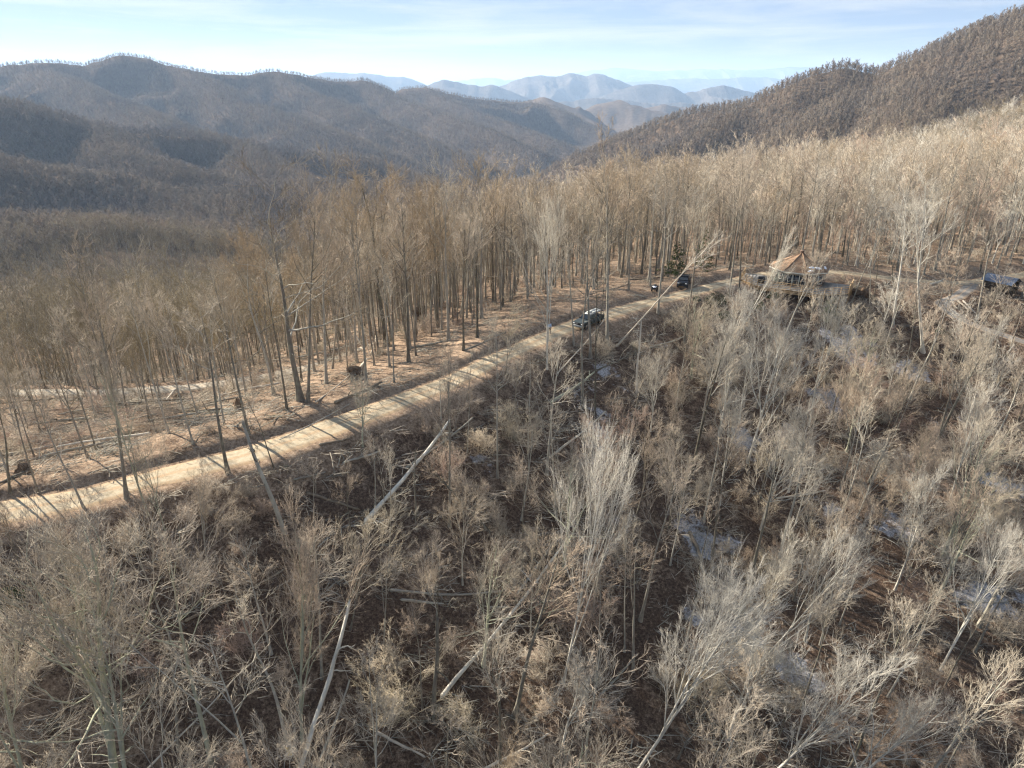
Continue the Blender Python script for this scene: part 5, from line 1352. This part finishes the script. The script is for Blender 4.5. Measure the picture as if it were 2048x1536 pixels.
# roof: eight sides in stepped courses of shingles
courses = 15
for i in range(8):
    g = Geo()
    for k in range(courses):
        f0, f1 = k / courses, (k + 1) / courses
        r0, r1 = RE * (1 - f0), max(RE * (1 - f1) - .06, .02); z0 = WALL_H + .03 + RISE * f0; z1 = WALL_H + .03 + RISE * f1 + .0
        (a0, b0), (a1, b1) = octp(r0, i - 1), octp(r0, i); (c0, d0), (c1, d1) = octp(r1, i - 1), octp(r1, i)
        g.add([(a0, b0, z0 - .04), (a1, b1, z0 - .04), (a1, b1, z0 + .03), (a0, b0, z0 + .03), (c1, d1, z1 - .01), (c0, d0, z1 - .01)], [(0, 1, 2, 3), (3, 2, 4, 5)])
    rf = link('roof', g.mesh('roof', [M['shingle']]), house)
    g = Geo(); (a0, b0), (a1, b1) = octp(RE + .03, i - 1), octp(RE + .03, i); g.bar((a0, b0, WALL_H - .03), (a1, b1, WALL_H - .03), .05, .17); link('fascia', g.mesh('fascia', [M['trim']]), rf)
    g = Geo(); (a0, b0), (a1, b1) = octp(RE, i), octp(.1, i); g.bar((a0, b0, WALL_H + .09), (a1, b1, WALL_H + RISE + .06), .16, .05); link('hip_cap', g.mesh('hip_cap', [M['shingle']]), rf)
    if i in (1, 2):       # snow that has not melted on the shaded side
        rng_ = np.random.default_rng(i)
        for k in range(4 if i == 1 else 2):
            f = rng_.uniform(.04, .34); s_ = rng_.uniform(.18, .8); r_ = RE * (1 - f); (a0, b0), (a1, b1) = octp(r_, i - 1), octp(r_, i)
            cx, cyy = a0 + (a1 - a0) * s_, b0 + (b1 - b0) * s_; dd = Vector((a1 - a0, b1 - b0, 0)).normalized(); up_ = (Vector((0, 0, WALL_H + RISE)) - Vector((cx, cyy, WALL_H + RISE * f))).normalized(); nn = dd.cross(up_)
            if nn.z < 0: nn = -nn
            P0 = Vector((cx, cyy, WALL_H + .10 + RISE * f)); V = []
            for lay in (0.0, .07):
                for q in range(9):
                    an = q / 9 * 6.283; ra = rng_.uniform(.7, 1.1); V.append(P0 + dd * math.cos(an) * .62 * ra * (.85 if lay else 1) + up_ * math.sin(an) * .26 * ra * (.85 if lay else 1) + nn * lay)
            g = Geo(); q = [(j, (j + 1) % 9, 9 + (j + 1) % 9, 9 + j) for j in range(9)]; t = [(9, 9 + j, 9 + (j + 1) % 9) for j in range(1, 8)]
            g.add([tuple(v) for v in V], q, t); link('snow_patch', g.mesh('snow_patch', [M['snow']]), rf)
g = Geo(); g.box((-.28, -.28, WALL_H + RISE - .12), (.28, .28, WALL_H + RISE + .32)); g.box((-.36, -.36, WALL_H + RISE + .325), (.36, .36, WALL_H + RISE + .39)); link('roof_cap', g.mesh('roof_cap', [M['siding']]), house)
# deck: floor boards, edge joists, posts, rails
deckp = [(-9.2, 1.2), (-9.0, -3.4), (-5.6, -6.6), (5.2, -7.0), (8.6, -3.8), (8.8, 1.6)]
dk = empty('deck', (0, 0, 0), '', ''); del dk['label']; del dk['category']; dk.parent = house
gd = Geo(); ys = np.arange(-7.0, 1.55, .15)
def span(y):
    xs = []
    P = deckp + [deckp[0]]
    for (xa, ya), (xb, yb) in zip(P[:-1], P[1:]):
        if (ya - y) * (yb - y) < 0: xs.append(xa + (xb - xa) * (y - ya) / (yb - ya))
    return (min(xs), max(xs)) if len(xs) >= 2 else None
for k, yy in enumerate(ys):
    sp = span(yy + .07)
    if not sp: continue
    a_, b_ = sp; inner = None
    if yy > -RW * .93:
        # keep the boards outside the walls
        h = RW * .924; half = min(RW * .924, (RW * 1.307 - abs(yy))) if abs(yy) < RW * .924 else 0
        if half > 0: inner = half
    for (p_, q_) in ([(a_, b_)] if not inner else [(a_, -inner), (inner, b_)]):
        if q_ - p_ > .1: gd.box((p_, yy, -.09), (q_, yy + .138, -.05))
o = link('deck_boards', gd.mesh('deck_boards', [M['deck_grey']]), dk, kind='stuff')
RM = house.rotation_euler.to_matrix()
for (xa, ya), (xb, yb) in zip(deckp[:-1], deckp[1:]):
    a_ = Vector((xa, ya, 0)); b_ = Vector((xb, yb, 0)); L_ = (b_ - a_).length; d_ = (b_ - a_).normalized()
    for zz, hh, nm in ((-.16, .2, 'rim_joist'), (-.42, .18, 'skirt_board'), (-.66, .18, 'skirt_board')) if xa < -5 else ((-.16, .2, 'rim_joist'),):
        g = Geo(); g.bar(a_ + Vector((0, 0, zz)), b_ + Vector((0, 0, zz)), .045, hh); link(nm, g.mesh(nm, [M['deck']]), dk)
    n_ = max(2, int(round(L_ / 1.7)))
    for k in range(n_ + (1 if (xb, yb) == deckp[-1] else 0)):
        p_ = a_ + d_ * (L_ * k / n_); w_ = HB + RM @ p_; gz = ground(w_.x, w_.y) - HB.z - .3
        g = Geo(); g.box((p_.x - .055, p_.y - .055, min(gz, -.4)), (p_.x + .055, p_.y + .055, .98)); link('post', g.mesh('post', [M['deck']]), dk)
    for zz, ww, hh, nm in ((1.0, .14, .04, 'top_rail'), (.72, .035, .09, 'rail'), (.42, .035, .09, 'rail'), (.14, .035, .09, 'rail')):
        g = Geo(); g.bar(a_ + Vector((0, 0, zz)), b_ + Vector((0, 0, zz)), ww, hh); link(nm, g.mesh(nm, [M['deck']]), dk)
# crawl space wall under the cabin
g = Geo(); 
for i in range(8):
    (x0, y0), (x1, y1) = octp(RW - .3, i - 1), octp(RW - .3, i); g.add([(x0, y0, -3.2), (x1, y1, -3.2), (x1, y1, -.31), (x0, y0, -.31)], [(0, 1, 2, 3)])
link('foundation', g.mesh('foundation', [M['siding']]), house)
def on_house(x, y, z): return HB + RM @ Vector((x, y, z))
# grill and table on the deck
t = empty('grill', on_house(-5.4, -4.3, -.05), 'black covered grill on the deck below the left windows', 'grill'); t.rotation_euler = house.rotation_euler
g = Geo(); g.box((-.5, -.28, .05), (.5, .28, .8)); link('cabinet', g.mesh('cabinet', [M['dark']]), t)
g = Geo(); P_ = np.array([[(-.52, 0, .84), (-.2, 0, .84), (.2, 0, .84), (.52, 0, .84)]], float); g.tubes(P_, np.array([[.27, .29, .29, .27]]), 12, False); link('hood', g.mesh('hood', [M['dark']], True), t)
for sx in (-1, 1): box_obj('side_shelf', (.52 * sx - (.3 if sx < 0 else 0), -.22, .72), (.52 * sx + (.3 if sx > 0 else 0), .22, .76), M['dark'], t)
t = empty('patio_table', on_house(-3.6, -5.2, -.05), 'round dark table on the deck in front of the cabin', 'table')
g = Geo(); a_ = np.linspace(0, 2 * math.pi, 15)[:-1]; g.tubes(np.array([[(0, 0, .70), (0, 0, .74)]], float), np.array([[.55, .55]]), 16, False)
g.add([(0.55 * math.cos(q), .55 * math.sin(q), .74) for q in a_], None, [(0, i, i + 1) for i in range(1, 13)]); link('table_top', g.mesh('table_top', [M['dark']]), t)
for k in range(4): g = Geo(); g.bar((.36 * math.cos(k * 1.571), .36 * math.sin(k * 1.571), .7), (.42 * math.cos(k * 1.571), .42 * math.sin(k * 1.571), 0), .05); link('leg', g.mesh('leg', [M['dark']]), t)
print('house', round(time.time() - T0, 1))

# ------------------------------------------------------------------ shed with a metal roof at the right
p = hit(1997, 584); p.z = ground(p.x, p.y) - .1
t = empty('open_shed', p, 'dark open fronted shed with blue grey metal roof at the right edge', 'shed'); t.rotation_euler = (0, 0, math.radians(-58))
for (x, y) in ((-2.2, -1.6), (2.2, -1.6), (-2.2, 1.6), (2.2, 1.6), (0, -1.6)): box_obj('post', (x - .07, y - .07, -.4), (x + .07, y + .07, 2.3), M['rot'], t)
for k in range(14): box_obj('wall_board', (-2.2 + k * .32, 1.68, -.3), (-1.9 + k * .32, 1.71 + .01 * (k % 2), 2.2), M['rot'], t)
for k in range(10): box_obj('wall_board', (-2.30, -1.55 + k * .32, -.3), (-2.275 - .01 * (k % 2), -1.25 + k * .32, 2.2), M['rot'], t)
for sgn in (-1, 1):
    g = Geo()
    for k in range(16):
        x0 = -2.6 + k * .325; 
        g.add([(x0, sgn * 2.1, 2.15), (x0 + .25, sgn * 2.1, 2.15), (x0 + .25, 0, 3.15), (x0, 0, 3.15)], [(0, 1, 2, 3)])
        g.add([(x0 + .25, sgn * 2.1, 2.15), (x0 + .2875, sgn * 2.1, 2.19), (x0 + .2875, 0, 3.19), (x0 + .25, 0, 3.15)], [(0, 1, 2, 3)])
        g.add([(x0 + .2875, sgn * 2.1, 2.19), (x0 + .325, sgn * 2.1, 2.15), (x0 + .325, 0, 3.15), (x0 + .2875, 0, 3.19)], [(0, 1, 2, 3)])
    link('roof', g.mesh('roof', [M['metal_roof']]), t)
TAKEN.append((p.x, p.y))

# ------------------------------------------------------------------ vehicles
def prism(profile, y0, y1, taper_top=0.0, zt=None):
    """body from a side profile [(x, z)], pulled in above zt"""
    g = Geo(); n = len(profile); V = []
    for s in (-1, 1):
        for (x, z) in profile:
            k = taper_top if (zt is not None and z > zt) else 0
            V.append((x, (y1 if s > 0 else y0) - s * k, z))
    q = [(i, (i + 1) % n, n + (i + 1) % n, n + i) for i in range(n)]
    cx = sum(x for x, z in profile) / n; cz = sum(z for x, z in profile) / n
    g.add(V, q)
    for s, base in ((0, 0), (1, n)):
        y = y0 if s == 0 else y1
        g.add([(cx, y, cz)] + [V[base + i] for i in range(n)], None, [(0, 1 + i, 1 + (i + 1) % n) if s else (0, 1 + (i + 1) % n, 1 + i) for i in range(n)])
    return g
def wheel(parent, x, y, r=.40, w=.25):
    g = Geo(); P_ = np.array([[(0, -w / 2, 0), (0, -w / 2 + .03, 0), (0, w / 2 - .03, 0), (0, w / 2, 0)]], float); g.tubes(P_, np.array([[r * .93, r, r, r * .93]]), 20, False)
    o = link('wheel', g.mesh('tyre', [M['rubber']], True), parent); o.location = (x, y, r)
    g = Geo(); a_ = np.linspace(0, 2 * math.pi, 13)[:-1]
    for s in (-1, 1):
        g.add([(0, s * (w / 2 + .004), 0)] + [(r * .6 * math.cos(q), s * (w / 2 - .01), r * .6 * math.sin(q)) for q in a_], None, [(0, 1 + i, 1 + (i + 1) % 12) for i in range(12)])
    link('rim', g.mesh('rim', [M['chrome']]), o)
    g = Geo(); g.tubes(np.array([[(0, -w / 2 + .005, 0), (0, w / 2 - .005, 0)]], float), np.array([[r * .92, r * .92]]), 20, False)
def vehicle(name, p, heading, label, cat, pick=True, paint='paint_dark', roof='roof_pale', L=5.2, W=1.85):
    t = empty(name, p, label, cat); t.rotation_euler = (0, 0, heading)     # +X is the nose
    h = W / 2; k = L / 5.2
    if pick: body = [(2.6, .55), (2.58, .95), (2.45, 1.05), (1.15, 1.16), (.95, 1.18), (-.75, 1.18), (-.76, 1.20), (-2.58, 1.20), (-2.6, .6), (-2.3, .52), (2.3, .45)]
    else: body = [(2.35, .5), (2.34, .85), (2.2, .98), (1.15, 1.08), (.9, 1.1), (-2.0, 1.12), (-2.25, 1.05), (-2.3, .55), (-2.1, .48), (2.1, .42)]
    g = prism([(x * k, z) for x, z in body], -h, h); link('body', g.mesh('body', [M[paint]]), t)
    cab = [(1.05, 1.17), (.45, 1.72), (.25, 1.78), (-.55, 1.78), (-.74, 1.72), (-.80, 1.17)] if pick else [(1.05, 1.09), (.35, 1.60), (.1, 1.66), (-1.7, 1.66), (-2.0, 1.58), (-2.2, 1.11)]
    g = prism([(x * k, z) for x, z in cab], -h + .04, h - .04, .13, 1.4); link('cab', g.mesh('cab', [M[paint]]), t)
    zt = max(z for x, z in cab); xs = [x * k for x, z in cab if z > zt - .07]
    g = Geo(); g.box((min(xs) - .02, -h + .2, zt + .004), (max(xs) + .04, h - .2, zt + .035)); link('roof_panel', g.mesh('roof_panel', [M[roof]]), t)
    # glass
    (xa, za), (xb, zb) = cab[0], cab[1]
    g = Geo(); f = .12
    def lerp(t_): return (xa + (xb - xa) * t_) * k + .012, za + (zb - za) * t_ + .012
    (x0, z0), (x1, z1) = lerp(f), lerp(1 - f); g.add([(x0, -h + .14, z0), (x0, h - .14, z0), (x1, h - .22, z1), (x1, -h + .22, z1)], [(0, 1, 2, 3)]); link('windscreen', g.mesh('windscreen', [M['glass']]), t)
    (xa, za), (xb, zb) = cab[-1], cab[-2]; x0, z0 = xa * k + (xb - xa) * k * .15 - .012, za + (zb - za) * .15; x1, z1 = xa * k + (xb - xa) * k * .85 - .012, za + (zb - za) * .85
    g = Geo(); g.add([(x0, -h + .16, z0), (x0, h - .16, z0), (x1, h - .22, z1), (x1, -h + .22, z1)], [(0, 3, 2, 1)]); link('rear_window', g.mesh('rear_window', [M['glass']]), t)
    cuts = [(.80, .12), (.04, -.66)] if pick else [(.80, .12), (.04, -.85), (-.93, -1.9)]
    for s in (-1, 1):
        for (xf, xr) in cuts:
            zlo, zhi = (1.24, 1.66) if pick else (1.15, 1.56)
            top = xf if (xf < .3) else xf - .42
            y = s * (h - .028); yt = s * (h - .155)
            g = Geo(); g.add([(xr * k, y, zlo), (xf * k, y, zlo), (top * k, yt, zhi), (xr * k, yt, zhi)], [(0, 1, 2, 3) if s < 0 else (0, 3, 2, 1)]); link('side_window', g.mesh('side_window', [M['glass']]), t)
            g = Geo(); g.box((xr * k + .04, min(s * h, s * h + s * .015), .62), (xf * k - .02, max(s * h, s * h + s * .015), 1.14 if pick else 1.05)); d = link('door', g.mesh('door', [M[paint]]), t)
            g = Geo(); g.box((xr * k + .1, min(s * (h + .017), s * (h + .04)), .98), (xr * k + .26, max(s * (h + .017), s * (h + .04)), 1.01)); link('handle', g.mesh('handle', [M['dark']]), d)
        g = Geo(); g.box((.86 * k, s * (h + .02) - .09 + s * .09, 1.16), (.96 * k, s * (h + .02) + .09 + s * .09, 1.32)); link('mirror', g.mesh('mirror', [M['dark']]), t)
        fx = (2.58 if pick else 2.33) * k
        g = Geo(); g.box((fx - .02, s * (h - .25) - .17, .78), (fx + .03, s * (h - .25) + .17, .94)); link('headlight', g.mesh('headlight', [M['lamp']]), t)
        for wx in ((1.72, -1.58) if pick else (1.5, -1.4)): 
            wheel(t, wx * k, s * (h - .10))
            g = Geo(); n_ = 12; V = []
            for q in range(n_ + 1):
                an = math.pi * q / n_
                for rr_ in (.42, .52): V.append((wx * k + rr_ * math.cos(an), s * (h + .02), .40 + rr_ * math.sin(an)))
            g.add(V, [(2 * q, 2 * q + 1, 2 * q + 3, 2 * q + 2) for q in range(n_)]); link('wheel_arch', g.mesh('wheel_arch', [M['dark']]), t)
    fx = (2.6 if pick else 2.34) * k
    g = Geo(); g.box((fx - .02, -h + .02, .42), (fx + .16, h - .02, .66)); link('bumper', g.mesh('bumper', [M['roof_pale'] if pick else M['dark']]), t)
    g = Geo(); 
    for q in range(5): g.box((fx - .02, -.55, .70 + q * .06), (fx + .02, .55, .735 + q * .06))
    link('grille', g.mesh('grille', [M['dark']]), t)
    g = Geo(); g.box((-fx - .12, -h + .04, .48), (-fx + .02, h - .04, .66)); link('bumper', g.mesh('bumper', [M['dark']]), t)
    if pick:
        g = Geo(); g.box((-2.5, -h + .1, 1.205), (-.85, h - .1, 1.21)); link('bed', g.mesh('bed', [M['dark']]), t)
        for s in (-1, 1): g = Geo(); g.box((-2.55, s * (h - .06) - .05, 1.205), (-.80, s * (h - .06) + .05, 1.27)); link('bed_rail', g.mesh('bed_rail', [M[paint]]), t)
        g = Geo()
        for xx in (-.9, -1.7, -2.45):
            for s in (-1, 1): g.bar((xx, s * (h - .08), 1.25), (xx, s * (h - .14), 1.78), .05)
            g.bar((xx, -h + .12, 1.8), (xx, h - .12, 1.8), .05)
        for s in (-1, 1): g.bar((-2.5, s * (h - .14), 1.82), (.4, s * (h - .14), 1.86), .05)
        link('ladder_rack', g.mesh('ladder_rack', [M['dark']]), t)
        box_obj('load_board', (-2.5, -.62, 1.84), (-.2, -.02, 1.90), M['roof_pale'], t); box_obj('load_board', (-2.35, .04, 1.84), (-.6, .55, 1.89), M['roof_pale'], t)
    TAKEN.append((p.x, p.y)); return t
p = hit(1177, 651); p.z = ground(p.x, p.y) + .05
vehicle('pickup_truck', p, math.radians(228), 'dark grey green pickup with pale roof parked at the lower road edge', 'pickup truck')
p = hit(1367, 571); p.z = ground(p.x, p.y) + .02
vehicle('parked_car', p, math.radians(248), 'black car with shining windscreen parked beneath the small evergreen', 'car', pick=False, paint='paint_black', roof='paint_black', L=4.5, W=1.8)
# quad bike
p = hit(1309, 581); q = empty('quad_bike', p + Vector((0, 0, .02)), 'black quad bike with a white front rack on the leafy bank', 'quad bike'); q.rotation_euler = (0, 0, math.radians(255))
for sx in (-.62, .62):
    for sy in (-.42, .42): wheel(q, sx, sy, .29, .22)
g = prism([(.95, .45), (.9, .72), (.45, .82), (.2, .72), (-.1, .70), (-.5, .80), (-.95, .74), (-.9, .5), (0, .38)], -.24, .24); link('body', g.mesh('body', [M['paint_black']]), q)
for sx in (-1, 1):
    for sy in (-1, 1): box_obj('mudguard', (.62 * sx - .3, .42 * sy - .15, .62), (.62 * sx + .3, .42 * sy + .15, .655), M['paint_black'], q)
box_obj('seat', (-.55, -.17, .80), (.12, .17, .90), M['dark'], q)
g = Geo(); 
for k in range(5): g.bar((.5 + k * .1, -.35, .86), (.5 + k * .1, .35, .86), .03)
link('front_rack', g.mesh('front_rack', [M['snow']]), q); box_obj('front_panel', (.72, -.22, .70), (.98, .22, .82), M['snow'], q)
g = Geo(); g.bar((.25, 0, .78), (.15, 0, 1.05), .05); g.bar((.12, -.36, 1.07), (.12, .36, 1.07), .035); link('handlebar', g.mesh('handlebar', [M['dark']]), q)

# ------------------------------------------------------------------ person standing on the road
def skin_obj(name, joints, edges, mat, parent, sub=1):
    me = bpy.data.meshes.new(name); me.from_pydata([j[:3] for j in joints], edges, []); me.materials.append(mat)
    o = link(name, me, parent); md = o.modifiers.new('skin', 'SKIN'); sl = me.skin_vertices[0].data
    for v, j in zip(sl, joints): v.radius = (j[3], j[4] if len(j) > 4 else j[3])
    sl[0].use_root = True; md.use_smooth_shade = True
    sb = o.modifiers.new('smooth', 'SUBSURF'); sb.levels = sub; sb.render_levels = sub
    return o
M['skin'] = plain('skin', (0.48, 0.29, 0.21), .6, var=.05); M['jacket'] = plain('pale_blue_cloth', (0.42, 0.54, 0.70), .9, var=.08); M['trouser'] = plain('dark_cloth', (0.035, 0.037, 0.045), .9, var=.1); M['hair'] = plain('brown_hair', (0.06, 0.035, 0.02), .8, var=.2)
p = hit(1099, 668); p.z = ground(p.x, p.y) + .05
pe = empty('person', p, 'person in a pale blue top and dark trousers standing on the gravel road', 'person'); pe.rotation_euler = (0, 0, math.radians(200))
J = [(0, 0, .95, .13, .10), (0, 0, 1.15, .12, .09), (0, 0, 1.38, .15, .10), (0, 0, 1.48, .055, .055), (0, .01, 1.56, .07, .08), (0, .015, 1.66, .085, .10), (0, .01, 1.74, .06, .07)]
E = [(0, 1), (1, 2), (2, 3), (3, 4), (4, 5), (5, 6)]
def chain(start, pts):
    prev = start
    for q_ in pts: J.append(q_); E.append((prev, len(J) - 1)); prev = len(J) - 1
    return prev
for s in (-1, 1):
    w_ = chain(2, [(s * .17, 0, 1.40, .06), (s * .23, -.02, 1.14, .042), (s * .25, .05, .90, .03), (s * .25, .07, .83, .035, .018)])
    for k in range(4): chain(w_, [(s * .25, .045 + k * .018, .775, .009), (s * .243, .05 + k * .018, .735 - .006 * (1.5 - abs(k - 1.5)), .008)])
    chain(w_ - 1 if False else w_, [(s * .235, .105, .80, .010), (s * .225, .115, .77, .009)])
    chain(0, [(s * .10, 0, .88, .09), (s * .11, .02, .50, .058), (s * .12, -.02, .10, .04), (s * .12, .08, .035, .035, .03), (s * .12, .17, .03, .03, .025)])
skin_obj('body', J, E, M['skin'], pe)
J2 = [(0, 0, .93, .155, .125), (0, 0, 1.15, .145, .115), (0, 0, 1.37, .17, .12), (0, 0, 1.45, .08, .08)]; E2 = [(0, 1), (1, 2), (2, 3)]
for s in (-1, 1):
    n0 = len(J2); J2 += [(s * .175, 0, 1.40, .075), (s * .235, -.02, 1.14, .058), (s * .253, .045, .93, .045)]; E2 += [(2, n0), (n0, n0 + 1), (n0 + 1, n0 + 2)]
skin_obj('top', J2, E2, M['jacket'], pe)
J3 = [(0, 0, .93, .145, .115)]; E3 = []
for s in (-1, 1):
    n0 = len(J3); J3 += [(s * .10, 0, .85, .105), (s * .11, .02, .50, .075), (s * .12, -.02, .10, .06)]; E3 += [(0, n0), (n0, n0 + 1), (n0 + 1, n0 + 2)]
skin_obj('trousers', J3, E3, M['trouser'], pe)
for s in (-1, 1): skin_obj('shoe', [(s * .12, -.05, .05, .05, .045), (s * .12, .08, .045, .048, .04), (s * .12, .19, .035, .035, .03)], [(0, 1), (1, 2)], M['dark'], pe)
skin_obj('hair', [(0, -.02, 1.66, .085, .09), (0, -.01, 1.73, .085, .095), (0, .01, 1.77, .06, .07)], [(0, 1), (1, 2)], M['hair'], pe)
print('things', round(time.time() - T0, 1))

# ------------------------------------------------------------------ labels of the woodland trees
MARKS = [('the dark pickup', 1175, 645), ('the person on the road', 1098, 660), ('the round house', 1600, 550), ('the deck', 1580, 590), ('the open shed', 1995, 565), ('the grey drive', 1850, 610), ('the small evergreen', 1350, 530), ('the black car', 1366, 566),
 ('the big root ball', 708, 750), ('the crooked oak', 560, 600), ('the spreading oak', 750, 520), ('the thick diagonal log', 815, 955), ('the longest grey log', 1000, 1250), ('the two level logs', 900, 1197), ('the white dead stem', 1278, 710), ('the snowy hollow', 1200, 800),
 ('the mossy dark log', 1145, 780), ('the bleached hollow log', 1155, 873), ('the white forked tree', 1640, 730), ('the broad broom tree', 1540, 790), ('the dark shaded hollow', 1700, 700), ('the tallest broom tree', 1180, 1150), ('the dead curled trunk', 868, 1340),
 ('the brown fallen pole', 470, 1190), ('the scarred forked tree', 390, 1300), ('the massive lichen tree', 180, 1350), ('the yellow footed trunk', 560, 1430), ('the stout leaning log', 650, 1400), ('the antler topped snag', 525, 950), ('the road bend', 740, 825),
 ('the left road end', 60, 1010), ('the blown down timber', 250, 840), ('the dirt track', 250, 780), ('the squarish root plate', 478, 812), ('the thick grey trunk', 1620, 1180), ('the silvery leaning tree', 1400, 1330), ('the arching white limbs', 1640, 1420),
 ('the corner drooping tree', 1780, 1480), ('the right edge snow', 2010, 1000), ('the pale level log', 1600, 992), ('the orange rotten log', 1395, 1105), ('the grey edge log', 1955, 1208), ('the leafy bench', 940, 640), ('the twin stemmed tree', 1093, 600),
 ('the upturned stump', 1725, 585), ('the driveway', 1450, 568), ('the roadside ditch', 640, 850), ('the bright lichen tree', 598, 1250), ('the feather crowned tree', 1930, 880), ('the fan crowned tree', 1840, 530), ('the valley edge', 300, 560), ('the stand front', 860, 560)]
def describe(r, extra=0):
    b = r['base']; u, v = project(b.x, b.y, b.z); h = r['h']; k = r['kind']
    u, v = float(u), float(v)
    size = 'small' if h < 8 else 'medium' if h < 13 else 'tall'
    look = {'tall': 'straight grey bare tree', 'gold': 'golden brown topped tree', 'oak': 'crooked limbed oak', 'broom': 'pale broom crowned tree', 'tan': 'tan fine twigged tree', 'pole': 'slender pole tree', 'lichen': 'lichen covered bare tree', 'valley': 'brown twigged bare tree', 'snag': 'broken snag'}[k]
    lean = r['axis'].normalized().x - b.x / max(b.y, 20) * 0.0
    ln = 'leaning right' if lean > .09 else 'leaning left' if lean < -.09 else ''
    ms = sorted(MARKS, key=lambda m: (m[1] - u) ** 2 + ((m[2] - v) * 1.3) ** 2)
    n, mu, mv = ms[0]; du, dv = u - mu, v - mv
    rel = ('right of' if du > 0 else 'left of') if abs(du) > abs(dv) * 1.1 else ('below' if dv > 0 else 'behind')
    d = math.hypot(du, dv)
    far = 'just ' if d < 55 else '' if d < 130 else 'well '
    second = ms[1][0]
    s = f"{size} {look} {ln} {far}{rel} {n}"
    if extra == 1: s += f" towards {second.replace('the ', '', 1)}"
    if extra == 2: s = f"{size} {look} {ln} {far}{rel} {n} {'with a thick trunk' if (b.x * 7) % 2 > 1 else 'with a thin trunk'}"
    return ' '.join(s.split())
fill = [r for r in LIST if not r['label']]
lab = {}
for r in fill: lab.setdefault(describe(r), []).append(r)
lab2 = {}
for k_, rs in lab.items():
    if len(rs) == 1: lab2.setdefault(k_, []).extend(rs)
    else:
        for r in rs: lab2.setdefault(describe(r, 1), []).append(r)
n_same = 0
for k_, rs in lab2.items():
    for r in rs:
        r['o']['label'] = k_
    if len(rs) > 1:
        rs.sort(key=lambda r: r['base'].x / r['base'].y); n_same += len(rs)
        for i, r in enumerate(rs):
            n = len(rs); w = ('left', 'right')[i] if n == 2 else ('left', 'middle', 'right')[i] if n == 3 else ('first', 'second', 'third', 'fourth', 'fifth', 'sixth', 'seventh', 'eighth', 'ninth')[min(i, 8)]
            r['o']['label'] = (w + ' ' + k_) if n < 4 else (w + ' ' + k_)
for r in fill:
    w_ = r['o']['label'].split()
    if len(w_) > 16: r['o']['label'] = ' '.join(w_[:w_.index('towards')]) if 'towards' in w_ else ' '.join(w_[:16])
    r['o']['group'] = 'bare trees standing in the woods'
print('labels', len(fill), 'sharing', n_same, round(time.time() - T0, 1))

# ------------------------------------------------------------------ haze
def haze():
    m, N, L = mat_new('haze')
    out = N.new('ShaderNodeOutputMaterial'); pv = N.new('ShaderNodeVolumePrincipled')
    pv.inputs['Color'].default_value = (0.52, 0.72, 1.0, 1); pv.inputs['Density'].default_value = HAZE
    pv.inputs['Anisotropy'].default_value = 0.2
    L.new(pv.outputs[0], out.inputs['Volume'])
    g = Geo(); g.box((-27000, -27000, CAM_Z - 252), (27000, 27000, CAM_Z + 440))
    o = link('haze', g.mesh('haze', [m]), kind='stuff')
HAZE = 6.0e-5
haze()
print('script', round(time.time() - T0, 1))
